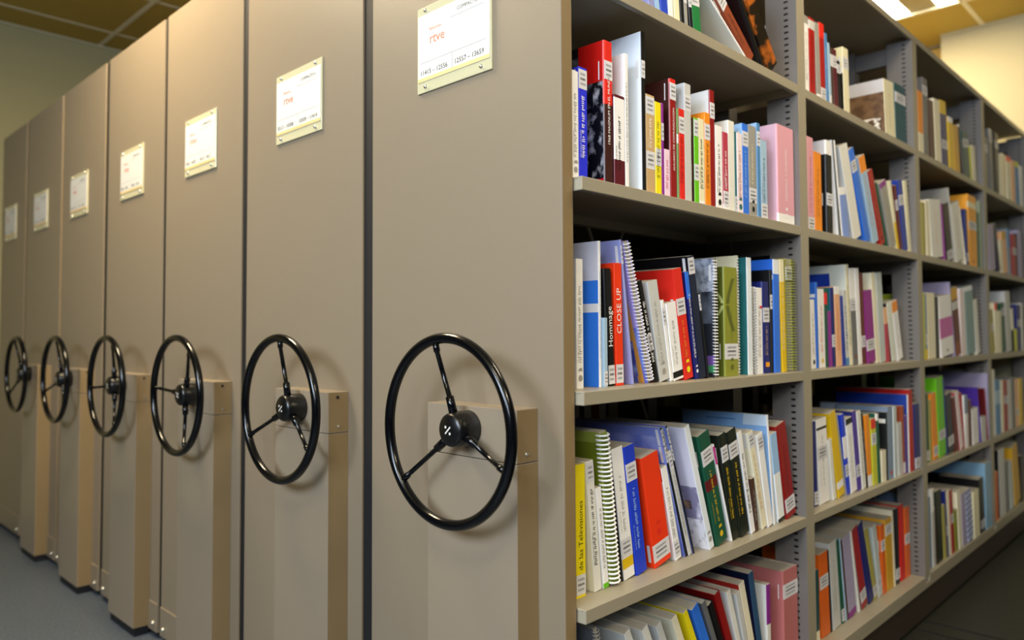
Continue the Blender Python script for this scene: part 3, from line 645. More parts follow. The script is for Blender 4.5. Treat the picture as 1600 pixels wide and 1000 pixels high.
(1, 3, 1.6997, 0.023, 0.2835, 0.0, -0.865, 0.23, 'tall white-spined book with teal cover', 'icew', 's=teald', 'tall white-spined book with teal cover, right of cream spiral-bound book, nearest bay, third shelf'),
(1, 3, 1.7257, 0.0153, 0.2141, 0.0, -0.864, 0.156, 'slim white book with spiral edge', 'white', 'S=grey', 'slim white book with spiral edge, right of white-spined book, nearest bay, third shelf'),
(1, 3, 1.7441, 0.0286, 0.2119, 0.0, -0.863, 0.139, 'white book with a red mark', 'white', 'T=grey R', 'white book with a red mark, right of white book, nearest bay, third shelf'),
(1, 3, 1.7772, 0.0354, 0.2281, 0.015, -0.862, 0.151, 'dark navy book with orange square', 'navy', 'L.64 T=tan O', 'dark navy book with orange square, right of white book, nearest bay, third shelf'),
(1, 3, 1.814, 0.012, 0.2599, 0.0, -0.861, 0.2, 'slim black book with black cover', 'black', 'L.69 s=black', 'slim black book with black cover, right of dark navy book, nearest bay, third shelf'),
(1, 3, 1.831, 0.033, 0.2877, 0.0, -0.86, 0.23, 'tall bright blue book', 'blue', 's=bluew B.87-1=icew', 'tall bright blue book, right of black book, nearest bay, third shelf'),
(1, 3, 1.8731, 0.0247, 0.2895, 0.026, -0.859, 0.2, 'gold book with a pale yellow top', 'gold', 'B.8-1=cream T=cream', 'gold book with a pale yellow top, right of bright blue book, nearest bay, third shelf'),
(1, 3, 1.9009, 0.0366, 0.2945, 0.0, -0.858, 0.2, 'olive-tan book with stapled edge', 'khaki', 'S=olive L.87', 'olive-tan book with stapled edge, right of gold book, nearest bay, third shelf'),
(1, 4, 1.0662, 0.0276, 0.24, 0.0, -0.882, 0.169, 'bright yellow book with black lettering', 'yellow', 'L.1 T=black TX=de_las_Televisiones', 'bright yellow book with black lettering, leftmost book, nearest bay, fourth shelf'),
(1, 4, 1.1186, 0.0212, 0.2432, 0.095, -0.881, 0.17, 'cream white book', 'offw', 'L.93 s=creaml T=black', 'cream white book, right of bright yellow book, nearest bay, fourth shelf'),
(1, 4, 1.1458, 0.0156, 0.1909, 0.119, -0.88, 0.13, 'white book with green base', 'white', 'B0-.05=lime T=grey', 'white book with green base, right of cream white book, nearest bay, fourth shelf'),
(1, 4, 1.1645, 0.0264, 0.2938, 0.107, -0.88, 0.21, 'olive green checked spiral-bound book', 'check', 'S=white s=olivec', 'olive green checked spiral-bound book, right of white book, nearest bay, fourth shelf'),
(1, 4, 1.2013, 0.0057, 0.199, 0.142, -0.88, 0.149, 'thin black and white booklet', 'black', 'T=white', 'thin black and white booklet, right of olive green checked spiral-bound, nearest bay, fourth shelf'),
(1, 4, 1.2102, 0.035, 0.2586, 0.147, -0.88, 0.175, 'white book with an orange band', 'white', 'B.08-.16=gold L.24 T=grey', 'white book with an orange band, right of black and white booklet, nearest bay, fourth shelf'),
(1, 4, 1.2505, 0.0352, 0.2589, 0.159, -0.879, 0.179, 'blue book with a tilted pink label', 'cobalt', 'L.8 T=sky', 'blue book with a tilted pink label, right of white book, nearest bay, fourth shelf'),
(1, 4, 1.3124, 0.0607, 0.2313, 0.199, -0.878, 0.18, 'thick orange-red box-like book', 'orred', 'L.13 s=orred M=red', 'thick orange-red box-like book, right of blue book, nearest bay, fourth shelf'),
(1, 4, 1.3889, 0.022, 0.2049, 0.26, -0.877, 0.137, 'white book with red top cover', 'white', 's=redw L.12 T=grey', 'white book with red top cover, right of orange-red box-like book, nearest bay, fourth shelf'),
(1, 4, 1.4258, 0.0059, 0.2965, 0.315, -0.876, 0.24, 'tall thin black-spined album', 'black', 'L.93 L.8 s=lavsky', 'tall thin black-spined album, right of white book, nearest bay, fourth shelf'),
(1, 4, 1.4373, 0.0138, 0.2417, 0.331, -0.876, 0.172, 'pale grey book with black edge', 'palegrey', 'L.94 T=grey s=black', 'pale grey book with black edge, right of black-spined album, nearest bay, fourth shelf'),
(1, 4, 1.4574, 0.0055, 0.3017, 0.346, -0.876, 0.24, 'tall thin black album with white labels', 'black', 'L.93 L.8 s=lavsky', 'tall thin black album with white labels, right of pale grey book, nearest bay, fourth shelf'),
(1, 4, 1.5066, 0.0208, 0.2936, 0.343, -0.865, 0.22, 'pale lilac picture book', 'icew', 's=glasses M=grey', 'pale lilac picture book, right of black album, nearest bay, fourth shelf'),
(1, 4, 1.5408, 0.0494, 0.2624, 0.299, -0.865, 0.179, 'thick dark green hardback', 'dgreen', 'L.8 B.5-.6=maroon T=gold M=gold', 'thick dark green hardback, right of pale lilac picture book, nearest bay, fourth shelf'),
(1, 4, 1.6024, 0.0058, 0.241, 0.33, -0.864, 0.166, 'slim white book with magenta top', 'white', 'B.8-.98=magenta', 'slim white book with magenta top, right of dark green hardback, nearest bay, fourth shelf'),
(1, 4, 1.6096, 0.0318, 0.2512, 0.232, -0.864, 0.181, 'black and green banded hardback', 'blkgreen', 'L.82 T=gold', 'black and green banded hardback, right of white book, nearest bay, fourth shelf'),
(1, 4, 1.6461, 0.0448, 0.2558, 0.24, -0.863, 0.175, 'second banded black and green hardback', 'blkgreen', 'L.82 T=gold', 'second banded black and green hardback, right of black and green banded, nearest bay, fourth shelf'),
(1, 4, 1.6956, 0.0197, 0.2526, 0.246, -0.862, 0.178, 'slim white book with black print', 'white', 'T=black s=icew', 'slim white book with black print, right of second banded black and, nearest bay, fourth shelf'),
(1, 4, 1.7166, 0.0158, 0.1299, 0.146, -0.862, 0.12, 'short thin dark brown book', 'brown', 'T=grey', 'short thin dark brown book, right of white book, nearest bay, fourth shelf'),
(1, 4, 1.7525, 0.0256, 0.2477, 0.278, -0.862, 0.165, 'cream book', 'creaml', 'L.93 T=tan', 'cream book, right of dark brown book, nearest bay, fourth shelf'),
(1, 4, 1.7802, 0.0289, 0.2362, 0.22, -0.861, 0.157, 'plain white book', 'white', 'L.9', 'plain white book, right of cream book, nearest bay, fourth shelf'),
(1, 4, 1.812, 0.0087, 0.2755, 0.111, -0.861, 0.24, 'very large light blue album', 'white', 's=skyart', 'very large light blue album, right of white book, nearest bay, fourth shelf'),
(1, 4, 1.8371, 0.0346, 0.2271, 0.175, -0.86, 0.154, 'blue and white patterned book', 'teapat', 'B.55-1=sky B0-.04=black', 'blue and white patterned book, right of light blue album, nearest bay, fourth shelf'),
(1, 4, 1.8847, 0.056, 0.2457, 0.22, -0.86, 0.177, 'thick dark red book', 'dred', 'L.14 T=maroon s=dred', 'thick dark red book, right of blue and white patterned, nearest bay, fourth shelf'),
(1, 5, 1.1675, 0.0141, 0.3213, 0.2, -0.873, 0.2, 'grey spiral-bound report', 'slate', 'S=grey', 'grey spiral-bound report, leftmost book, nearest bay, bottom shelf'),
(1, 5, 1.3293, 0.0194, 0.313, 0.45, -0.87, 0.2, 'leaning white magazine', 'offw', '', 'leaning white magazine, right of grey spiral-bound report, nearest bay, bottom shelf'),
(1, 5, 1.3823, 0.0205, 0.3032, 0.45, -0.869, 0.2, 'leaning white bulletin', 'offw', '', 'leaning white bulletin, right of white magazine, nearest bay, bottom shelf'),
(1, 5, 1.4271, 0.0191, 0.2966, 0.45, -0.868, 0.2, 'leaning pale grey bulletin', 'palegrey', '', 'leaning pale grey bulletin, right of white bulletin, nearest bay, bottom shelf'),
(1, 5, 1.4819, 0.0201, 0.2955, 0.45, -0.867, 0.2, 'cream magazine with pale top', 'creaml', 'M=grey', 'cream magazine with pale top, right of pale grey bulletin, nearest bay, bottom shelf'),
(1, 5, 1.5331, 0.0155, 0.2999, 0.47, -0.866, 0.2, 'slim yellow magazine', 'yellow', '', 'slim yellow magazine, right of cream magazine, nearest bay, bottom shelf'),
(1, 5, 1.564, 0.0267, 0.299, 0.47, -0.865, 0.2, 'bright blue and white magazine', 'blue', 'M=white', 'bright blue and white magazine, right of yellow magazine, nearest bay, bottom shelf'),
(1, 5, 1.6002, 0.015, 0.2994, 0.45, -0.865, 0.2, 'slim slate grey report', 'slate', '', 'slim slate grey report, right of bright blue and white, nearest bay, bottom shelf'),
(1, 5, 1.6186, 0.0223, 0.2836, 0.444, -0.865, 0.2, 'black report', 'black', '', 'black report, right of slate grey report, nearest bay, bottom shelf'),
(1, 5, 1.6477, 0.0219, 0.2997, 0.42, -0.864, 0.2, 'dark red report', 'dred', '', 'dark red report, right of black report, nearest bay, bottom shelf'),
(1, 5, 1.673, 0.0174, 0.2851, 0.35, -0.864, 0.2, 'white report with grey cover', 'offw', '', 'white report with grey cover, right of dark red report, nearest bay, bottom shelf'),
(1, 5, 1.6931, 0.0179, 0.2662, 0.294, -0.863, 0.177, 'plain white report', 'palegrey', '', 'plain white report, right of white report, nearest bay, bottom shelf'),
(1, 5, 1.7154, 0.0251, 0.2838, 0.3, -0.863, 0.194, 'cream report with red cover', 'creaml', 's=redd', 'cream report with red cover, right of white report, nearest bay, bottom shelf'),
(1, 5, 1.743, 0.0227, 0.2944, 0.226, -0.862, 0.24, 'dark blue thin folder', 'steeld', 's=dnavy', 'dark blue thin folder, right of cream report, nearest bay, bottom shelf'),
(1, 5, 1.7668, 0.0195, 0.2402, 0.0, -0.862, 0.177, 'purple and white book', 'offw', 'B.6-1=purple', 'purple and white book, right of dark blue folder, nearest bay, bottom shelf'),
(1, 5, 1.8537, 0.0857, 0.2521, 0.0, -0.86, 0.22, 'very thick dusty pink ring binder', 'pinkd2', 'L.8 s=pinkd2', 'very thick dusty pink ring binder, right of purple and white book, nearest bay, bottom shelf'),
(2, 1, 2.0447, 0.028, 0.2261, 0.0, -0.858, 0.164, 'white book with black top', 'white', 'B.9-1=grey T=grey', 'white book with black top, leftmost book, second bay, top shelf'),
(2, 1, 2.0802, 0.0384, 0.231, 0.0, -0.858, 0.16, 'dark red book with pale top', 'redd', 'B.86-.97=palegrey T=wine', 'dark red book with pale top, right of white book, second bay, top shelf'),
(2, 1, 2.1271, 0.027, 0.2279, 0.031, -0.858, 0.168, 'olive grey book', 'grey', 'B0-.1=white', 'olive grey book, right of dark red book, second bay, top shelf'),
(2, 1, 2.156, 0.0347, 0.2362, 0.023, -0.858, 0.168, 'dark red book with grey stripe', 'redd', 'L.13 B.82-1=red', 'dark red book with grey stripe, right of olive grey book, second bay, top shelf'),
(2, 1, 2.1969, 0.0169, 0.2156, 0.044, -0.858, 0.157, 'slim blue book', 'steel', 'T=sky', 'slim blue book, right of dark red book, second bay, top shelf'),
(2, 1, 2.2171, 0.0156, 0.1923, 0.052, -0.858, 0.131, 'thin pale blue book', 'paleblue', 'L.1', 'thin pale blue book, right of blue book, second bay, top shelf'),
(2, 1, 2.2356, 0.0174, 0.1832, 0.06, -0.858, 0.122, 'slim brown book', 'brown', 'L.8', 'slim brown book, right of pale blue book, second bay, top shelf'),
(2, 1, 2.2554, 0.0289, 0.1847, 0.066, -0.858, 0.128, 'maroon book', 'wine', 'L.8', 'maroon book, right of brown book, second bay, top shelf'),
(2, 1, 2.2868, 0.0251, 0.1575, 0.07, -0.858, 0.12, 'black book with a wide white label', 'black', 'L.85', 'black book with a wide white label, right of maroon book, second bay, top shelf'),
(2, 1, 2.329, 0.044, 0.211, 0.038, -0.858, 0.2, 'tall cream book', 'cream', 's=creamblk L.78', 'tall cream book, right of black book, second bay, top shelf'),
(2, 1, 2.6939, 0.0993, 0.2006, 0.068, -0.858, 0.24, 'thick cream book with brown picture cover', 'cream', 's=brownpic T=tan', 'thick cream book with brown picture cover, right of cream book, second bay, top shelf'),
(2, 1, 2.8022, 0.1113, 0.2129, 0.037, -0.858, 0.147, 'thick teal hardback', 'tealdk', 'L.78', 'thick teal hardback, right of cream book, second bay, top shelf'),
(2, 2, 2.0482, 0.0428, 0.2629, 0.0, -0.858, 0.193, 'pale pink binder', 'pink', 'L.08 T=rose', 'pale pink binder, leftmost book, second bay, second shelf'),
(2, 2, 2.0937, 0.0459, 0.2281, 0.0, -0.857, 0.156, 'slim orange book', 'orange', 'T=rust', 'slim orange book, right of pale pink binder, second bay, second shelf'),
(2, 2, 2.1762, 0.0429, 0.2755, 0.0, -0.857, 0.22, 'black book with a white top panel', 'black', 'B.85-1=white L.38 s=blackwhite', 'black book with a white top panel, right of orange book, second bay, second shelf'),
(2, 2, 2.259, 0.0118, 0.2851, 0.136, -0.856, 0.19, 'thin dark grey folder', 'slate', 's=white', 'thin dark grey folder, right of black book, second bay, second shelf'),
(2, 2, 2.2803, 0.0095, 0.2872, 0.164, -0.856, 0.192, 'thin white folder', 'white', 's=black', 'thin white folder, right of dark grey folder, second bay, second shelf'),
(2, 2, 2.2956, 0.0461, 0.1513, 0.191, -0.856, 0.12, 'light blue book with a white top', 'peri', 'B.85-1=white', 'light blue book with a white top, right of white folder, second bay, second shelf'),
(2, 2, 2.3721, 0.0657, 0.2894, 0.355, -0.855, 0.2, 'thick white leaning book', 'offw', 's=palegrey', 'thick white leaning book, right of light blue book, second bay, second shelf'),
(2, 2, 2.473, 0.0427, 0.3013, 0.442, -0.855, 0.2, 'bright blue leaning book', 'blue', 'L.82 s=blue', 'bright blue leaning book, right of white book, second bay, second shelf'),
(2, 2, 2.5355, 0.0538, 0.285, 0.405, -0.854, 0.197, 'white and pale blue book with orange top', 'paleblue', 'B.82-1=orange T=rose', 'white and pale blue book with orange top, right of bright blue, second bay, second shelf'),
(2, 2, 2.6045, 0.0465, 0.2514, 0.429, -0.854, 0.172, 'dark red leaning book', 'redd', 'T=wine M=black', 'dark red leaning book, right of white and pale blue, second bay, second shelf'),
(2, 2, 2.6596, 0.0169, 0.2223, 0.439, -0.853, 0.148, 'slim dark green book', 'dgreen', 'T=black', 'slim dark green book, right of dark red book, second bay, second shelf'),
(2, 2, 2.6973, 0.059, 0.2255, 0.412, -0.853, 0.167, 'pale grey leaning book', 'grey', 'B.92-1=purple', 'pale grey leaning book, right of dark green book, second bay, second shelf'),
(2, 2, 2.7642, 0.0227, 0.2382, 0.303, -0.853, 0.165, 'thin cream and yellow book', 'cream', 'B0-.4=gold', 'thin cream and yellow book, right of pale grey book, second bay, second shelf'),
(2, 2, 2.7926, 0.0287, 0.2252, 0.252, -0.852, 0.152, 'slim plum book', 'wine', 'L.7', 'slim plum book, right of cream and yellow book, second bay, second shelf'),
(2, 2, 2.8269, 0.0486, 0.2479, 0.203, -0.852, 0.165, 'navy blue book', 'cobaltd', 'L.72', 'navy blue book, right of plum book, second bay, second shelf'),
(2, 2, 2.8808, 0.033, 0.2537, 0.148, -0.852, 0.169, 'slim ivory book', 'cream', '', 'slim ivory book, right of navy blue book, second bay, second shelf'),
(2, 3, 2.0935, 0.0281, 0.1929, 0.027, -0.875, 0.128, 'white book with small dark marks', 'white', 'M=black T=grey', 'white book with small dark marks, leftmost book, second bay, third shelf'),
(2, 3, 2.1249, 0.0151, 0.2432, 0.0, -0.875, 0.174, 'slim blue book with white edge', 'blue', 's=bluew', 'slim blue book with white edge, right of white book, second bay, third shelf'),
(2, 3, 2.1456, 0.0425, 0.2249, 0.019, -0.875, 0.15, 'white book with red lettering', 'white', 'T=red M=gold s=black', 'white book with red lettering, right of blue book, second bay, third shelf'),
(2, 3, 2.1899, 0.0211, 0.2268, 0.0, -0.875, 0.15, 'thin green and red book', 'dgreen', 'B.8-.95=red', 'thin green and red book, right of white book, second bay, third shelf'),
(2, 3, 2.2192, 0.0207, 0.1623, 0.043, -0.875, 0.12, 'slim purple book', 'purple', '', 'slim purple book, right of green and red book, second bay, third shelf'),
(2, 3, 2.2417, 0.0248, 0.232, 0.029, -0.875, 0.157, 'dark violet book with white label', 'navy', 'L.33 s=teal', 'dark violet book with white label, right of purple book, second bay, third shelf'),
(2, 3, 2.2731, 0.0399, 0.237, 0.051, -0.875, 0.176, 'pale orange book', 'peach', 'T=orred B.9-1=white', 'pale orange book, right of dark violet book, second bay, third shelf'),
(2, 3, 2.3209, 0.0231, 0.2101, 0.08, -0.875, 0.14, 'blue book', 'cobaltd', 'T=navy', 'blue book, right of pale orange book, second bay, third shelf'),
(2, 3, 2.346, 0.0256, 0.2273, 0.077, -0.875, 0.16, 'grey book with black letters', 'palegrey', 'T=black L.4 B.0-.1=steel', 'grey book with black letters, right of blue book, second bay, third shelf'),
(2, 3, 2.3732, 0.0247, 0.308, 0.075, -0.875, 0.24, 'tall white book with royal blue cover', 'creaml', 's=bluecream T=olive', 'tall white book with royal blue cover, right of grey book, second bay, third shelf'),
(2, 3, 2.4029, 0.0404, 0.2986, 0.074, -0.875, 0.2, 'white and dark grey book', 'slate', 'B.68-1=white L.62 M=rust', 'white and dark grey book, right of white book, second bay, third shelf'),
(2, 3, 2.4465, 0.03, 0.3011, 0.058, -0.875, 0.2, 'slim tall white book', 'white', '', 'slim tall white book, right of white and dark grey, second bay, third shelf'),
(2, 3, 2.4787, 0.0317, 0.2877, 0.055, -0.875, 0.2, 'maroon book', 'maroon', 'L.25 s=brown', 'maroon book, right of white book, second bay, third shelf'),
(2, 3, 2.524, 0.0749, 0.2331, 0.107, -0.875, 0.163, 'thick purple book', 'magentad', 'L.25 s=maroon', 'thick purple book, right of maroon book, second bay, third shelf'),
(2, 3, 2.6035, 0.0351, 0.2953, 0.118, -0.875, 0.2, 'pale cream book', 'creaml', 's=creaml', 'pale cream book, right of purple book, second bay, third shelf'),
(2, 3, 2.6402, 0.0518, 0.2973, 0.088, -0.875, 0.2, 'pale blue-grey book', 'icegrey', '', 'pale blue-grey book, right of pale cream book, second bay, third shelf'),
(2, 3, 2.7026, 0.0336, 0.1824, 0.134, -0.875, 0.126, 'slim pink-red book', 'rose', 'B.7-1=peach', 'slim pink-red book, right of pale blue-grey book, second bay, third shelf'),
(2, 3, 2.7523, 0.0493, 0.2013, 0.209, -0.875, 0.132, 'dark green and white book', 'whitegreen', 's=black', 'dark green and white book, right of pink-red book, second bay, third shelf'),
(2, 3, 2.8148, 0.0523, 0.2073, 0.258, -0.875, 0.144, 'white book with orange top', 'white', 'B.82-1=orange T=grey', 'white book with orange top, right of dark green and white, second bay, third shelf'),
(2, 4, 2.0718, 0.0246, 0.2314, 0.031, -0.866, 0.157, 'navy blue book', 'navy', 'L.1', 'navy blue book, leftmost book, second bay, fourth shelf'),
(2, 4, 2.1067, 0.0659, 0.2359, 0.069, -0.865, 0.173, 'thick white book with a black band', 'white', 'B.87-.9=black L.6 T=grey', 'thick white book with a black band, right of navy blue book, second bay, fourth shelf'),
(2, 4, 2.1906, 0.0228, 0.1745, 0.164, -0.862, 0.129, 'short white booklet', 'offw', '', 'short white booklet, right of white book, second bay, fourth shelf'),
(2, 4, 2.2274, 0.0443, 0.2514, 0.232, -0.861, 0.176, 'leaning yellow book', 'gold', 'B.1-.18=white', 'leaning yellow book, right of white booklet, second bay, fourth shelf'),
(2, 4, 2.2772, 0.0094, 0.2466, 0.243, -0.86, 0.163, 'thin grey-green book', 'grey', 'T=lime', 'thin grey-green book, right of yellow book, second bay, fourth shelf'),
(2, 4, 2.2881, 0.0248, 0.24, 0.17, -0.859, 0.163, 'blue and white book', 'cobalt', 'B.45-.72=white L.3', 'blue and white book, right of grey-green book, second bay, fourth shelf'),
(2, 4, 2.315, 0.0472, 0.2224, 0.141, -0.858, 0.151, 'white book with small print', 'white', 'T=grey B.92-1=black', 'white book with small print, right of blue and white book, second bay, fourth shelf'),
(2, 4, 2.3661, 0.0304, 0.2422, 0.148, -0.857, 0.24, 'purple-blue book', 'violet', 'L.25 s=navy', 'purple-blue book, right of white book, second bay, fourth shelf'),
(2, 4, 2.3987, 0.0293, 0.2386, 0.147, -0.855, 0.161, 'white book with green edge', 'offw', 'T=grey', 'white book with green edge, right of purple-blue book, second bay, fourth shelf'),
(2, 4, 2.4318, 0.0122, 0.2325, 0.155, -0.854, 0.157, 'thin black and white book', 'black', 'T=white', 'thin black and white book, right of white book, second bay, fourth shelf'),
(2, 4, 2.4454, 0.0323, 0.2217, 0.08, -0.854, 0.163, 'orange book with white base', 'orange', 'B0-.16=white', 'orange book with white base, right of black and white book, second bay, fourth shelf'),
(2, 4, 2.4847, 0.0399, 0.2051, 0.054, -0.853, 0.136, 'lime yellow book with a red top', 'limey', 'B.85-1=red L.7', 'lime yellow book with a red top, right of orange book, second bay, fourth shelf'),
(2, 4, 2.5287, 0.0208, 0.2204, 0.063, -0.851, 0.145, 'thin dark green book', 'dgreen', 'B.9-1=white', 'thin dark green book, right of lime yellow book, second bay, fourth shelf'),
(2, 4, 2.5526, 0.0404, 0.0994, 0.0, -0.85, 0.12, 'short cream book', 'creaml', '', 'short cream book, right of dark green book, second bay, fourth shelf'),
(2, 4, 2.5946, 0.0154, 0.218, 0.0, -0.849, 0.2, 'tall black book with a white band', 'black', 's=blackband', 'tall black book with a white band, right of cream book, second bay, fourth shelf'),
(2, 4, 2.6119, 0.0495, 0.2345, 0.0, -0.849, 0.165, 'blue-grey book', 'slateb', 'M=red', 'blue-grey book, right of black book, second bay, fourth shelf'),
(2, 4, 2.6627, 0.0308, 0.233, 0.0, -0.847, 0.24, 'pale silver book', 'icegrey', 's=icew', 'pale silver book, right of blue-grey book, second bay, fourth shelf'),
(2, 4, 2.7008, 0.0412, 0.1742, 0.033, -0.846, 0.132, 'short white-grey book', 'palegrey', 'T=grey', 'short white-grey book, right of pale silver book, second bay, fourth shelf'),
(2, 4, 2.7436, 0.0191, 0.228, 0.014, -0.844, 0.158, 'slim rust book', 'rust', 'L.1', 'slim rust book, right of white-grey book, second bay, fourth shelf'),
(2, 4, 2.7646, 0.0278, 0.194, 0.0, -0.844, 0.144, 'slim violet book', 'violet', '', 'slim violet book, right of rust book, second bay, fourth shelf'),
(2, 4, 2.7939, 0.0118, 0.2633, 0.0, -0.843, 0.24, 'thin book with a royal blue cover', 'white', 's=royald', 'thin book with a royal blue cover, right of violet book, second bay, fourth shelf'),
(2, 4, 2.8154, 0.0399, 0.279, 0.031, -0.842, 0.24, 'tall red-orange hardback', 'redd', 's=redd', 'tall red-orange hardback, right of book, second bay, fourth shelf'),
(2, 4, 2.8568, 0.0566, 0.226, 0.0, -0.841, 0.161, 'thick navy hardback', 'navy', 'L.1', 'thick navy hardback, right of red-orange hardback, second bay, fourth shelf'),
(2, 5, 2.0969, 0.0267, 0.1947, 0.0, -0.88, 0.142, 'slim dark green book', 'tealdk', 'B0-.15=creaml', 'slim dark green book, leftmost book, second bay, bottom shelf'),
(2, 5, 2.136, 0.0583, 0.2326, 0.053, -0.88, 0.168, 'thick orange leaning book', 'oranged', 'L.66 s=oranged', 'thick orange leaning book, right of dark green book, second bay, bottom shelf'),
(2, 5, 2.1987, 0.0106, 0.2347, 0.066, -0.88, 0.164, 'thin black book', 'black', '', 'thin black book, right of orange book, second bay, bottom shelf'),
(2, 5, 2.2196, 0.0533, 0.2509, 0.103, -0.88, 0.167, 'leaning white book', 'palegrey', 'T=grey', 'leaning white book, right of black book, second bay, bottom shelf'),
(2, 5, 2.2843, 0.0218, 0.2489, 0.139, -0.88, 0.168, 'slim leaning dark green book', 'dgreen', 'L.1', 'slim leaning dark green book, right of white book, second bay, bottom shelf'),
(2, 5, 2.3133, 0.0061, 0.2531, 0.162, -0.88, 0.185, 'thin pale blue book', 'paleblue', '', 'thin pale blue book, right of dark green book, second bay, bottom shelf'),
(2, 5, 2.3224, 0.0121, 0.2448, 0.163, -0.88, 0.179, 'slim brown book', 'brown', '', 'slim brown book, right of pale blue book, second bay, bottom shelf'),
(2, 5, 2.337, 0.0578, 0.2471, 0.165, -0.88, 0.181, 'lilac-grey leaning book', 'lilac', 'B0-.08=purple', 'lilac-grey leaning book, right of brown book, second bay, bottom shelf'),
(2, 5, 2.4135, 0.0123, 0.2593, 0.225, -0.88, 0.178, 'slim white book', 'offw', '', 'slim white book, right of lilac-grey book, second bay, bottom shelf'),
(2, 5, 2.44, 0.045, 0.2639, 0.27, -0.88, 0.188, 'leaning crimson book', 'crimson', 'L.15 s=slate', 'leaning crimson book, right of white book, second bay, bottom shelf'),
(2, 5, 2.5042, 0.0428, 0.2694, 0.326, -0.88, 0.195, 'leaning navy book', 'navy', 's=slate', 'leaning navy book, right of crimson book, second bay, bottom shelf'),
(2, 5, 2.551, 0.0303, 0.2474, 0.318, -0.88, 0.176, 'slim olive cream book', 'khaki', 'L.12', 'slim olive cream book, right of navy book, second bay, bottom shelf'),
(2, 5, 2.5894, 0.0346, 0.2361, 0.206, -0.88, 0.172, 'pale green-grey book', 'icegrey', 'L.2', 'pale green-grey book, right of olive cream book, second bay, bottom shelf'),
(2, 5, 2.63, 0.0347, 0.225, 0.072, -0.88, 0.158, 'ochre book with a white label', 'oranged', 'L.7', 'ochre book with a white label, right of pale green-grey book, second bay, bottom shelf'),
(2, 5, 2.6689, 0.062, 0.2348, 0.045, -0.88, 0.167, 'ochre yellow book', 'goldd', 'L.85', 'ochre yellow book, right of ochre book, second bay, bottom shelf'),
(2, 5, 2.7343, 0.0164, 0.2561, 0.053, -0.88, 0.183, 'thin tall ivory book', 'creaml', '', 'thin tall ivory book, right of ochre yellow book, second bay, bottom shelf'),
(2, 5, 2.7564, 0.0389, 0.2525, 0.0, -0.88, 0.172, 'black book with low white label', 'black', 'L.14', 'black book with low white label, right of ivory book, second bay, bottom shelf'),
(2, 5, 2.8091, 0.0462, 0.2564, 0.048, -0.88, 0.188, 'bright red hardback', 'redb', '', 'bright red hardback, right of black book, second bay, bottom shelf'),
(2, 5, 2.8567, 0.0488, 0.241, 0.0, -0.88, 0.178, 'dark orange hardback', 'oranged', 'L.55', 'dark orange hardback, right of bright red hardback, second bay, bottom shelf'),
(3, 1, 3.0395, 0.0575, 0.2431, 0.0, -0.855, 0.162, 'orange book', 'orange', 'B0-.35=creaml', 'orange book, leftmost book, third bay, top shelf'),
(3, 1, 3.1039, 0.0594, 0.3063, 0.016, -0.855, 0.2, 'dark grey book', 'slate', 'L.85', 'dark grey book, right of orange book, third bay, top shelf'),
(3, 1, 3.1883, 0.0564, 0.2374, 0.056, -0.855, 0.175, 'brown book', 'brown', 'T=rust', 'brown book, right of dark grey book, third bay, top shelf'),
(3, 1, 3.254, 0.0793, 0.2573, 0.054, -0.855, 0.183, 'thick cream book', 'creaml', '', 'thick cream book, right of brown book, third bay, top shelf'),
(3, 1, 3.3424, 0.086, 0.2693, 0.081, -0.855, 0.179, 'navy book with yellow top', 'navy', 'B.8-1=gold L.35', 'navy book with yellow top, right of cream book, third bay, top shelf'),
(3, 1, 3.4441, 0.0659, 0.2245, 0.048, -0.855, 0.165, 'pale yellow book', 'gold', 'B.9-1=white', 'pale yellow book, right of navy book, third bay, top shelf'),
(3, 1, 3.5317, 0.072, 0.2044, 0.147, -0.855, 0.136, 'golden orange leaning book', 'goldd', '', 'golden orange leaning book, right of pale yellow book, third bay, top shelf'),
(3, 1, 3.6379, 0.0306, 0.2262, 0.291, -0.855, 0.168, 'dark navy book', 'dnavy', 'B.95-1=white', 'dark navy book, right of golden orange book, third bay, top shelf'),
(3, 1, 3.6699, 0.0975, 0.2059, 0.16, -0.855, 0.148, 'dark teal book', 'tealdk', 'L.75', 'dark teal book, right of dark navy book, third bay, top shelf'),
(3, 1, 3.7694, 0.0305, 0.1592, 0.115, -0.855, 0.12, 'thin yellow-green book', 'limey', '', 'thin yellow-green book, right of dark teal book, third bay, top shelf'),
(3, 1, 3.8025, 0.065, 0.1679, 0.076, -0.855, 0.12, 'short cream book', 'creaml', '', 'short cream book, right of yellow-green book, third bay, top shelf'),
(3, 2, 3.0499, 0.0394, 0.2009, 0.0, -0.854, 0.143, 'cream green-tinted book', 'khaki', '', 'cream green-tinted book, leftmost book, third bay, second shelf'),
(3, 2, 3.0991, 0.0466, 0.2127, 0.041, -0.853, 0.15, 'tall ivory book', 'creaml', '', 'tall ivory book, right of cream green-tinted book, third bay, second shelf'),
(3, 2, 3.1621, 0.1451, 0.2238, 0.11, -0.853, 0.162, 'very thick off-white book', 'offw', 'T=orange', 'very thick off-white book, right of ivory book, third bay, second shelf'),
(3, 2, 3.3196, 0.0185, 0.2259, 0.155, -0.851, 0.167, 'thin purple book', 'purple', '', 'thin purple book, right of off-white book, third bay, second shelf'),
(3, 2, 3.3525, 0.0834, 0.2281, 0.211, -0.85, 0.154, 'thick black leaning book', 'black', 'L.08', 'thick black leaning book, right of purple book, third bay, second shelf'),
(3, 2, 3.4513, 0.0188, 0.3055, 0.258, -0.849, 0.2, 'tall pale grey leaning book', 'palegrey', 's=grey', 'tall pale grey leaning book, right of black book, third bay, second shelf'),
(3, 2, 3.4727, 0.1198, 0.2413, 0.26, -0.848, 0.159, 'thick white leaning book', 'offw', 'T=rust', 'thick white leaning book, right of pale grey book, third bay, second shelf'),
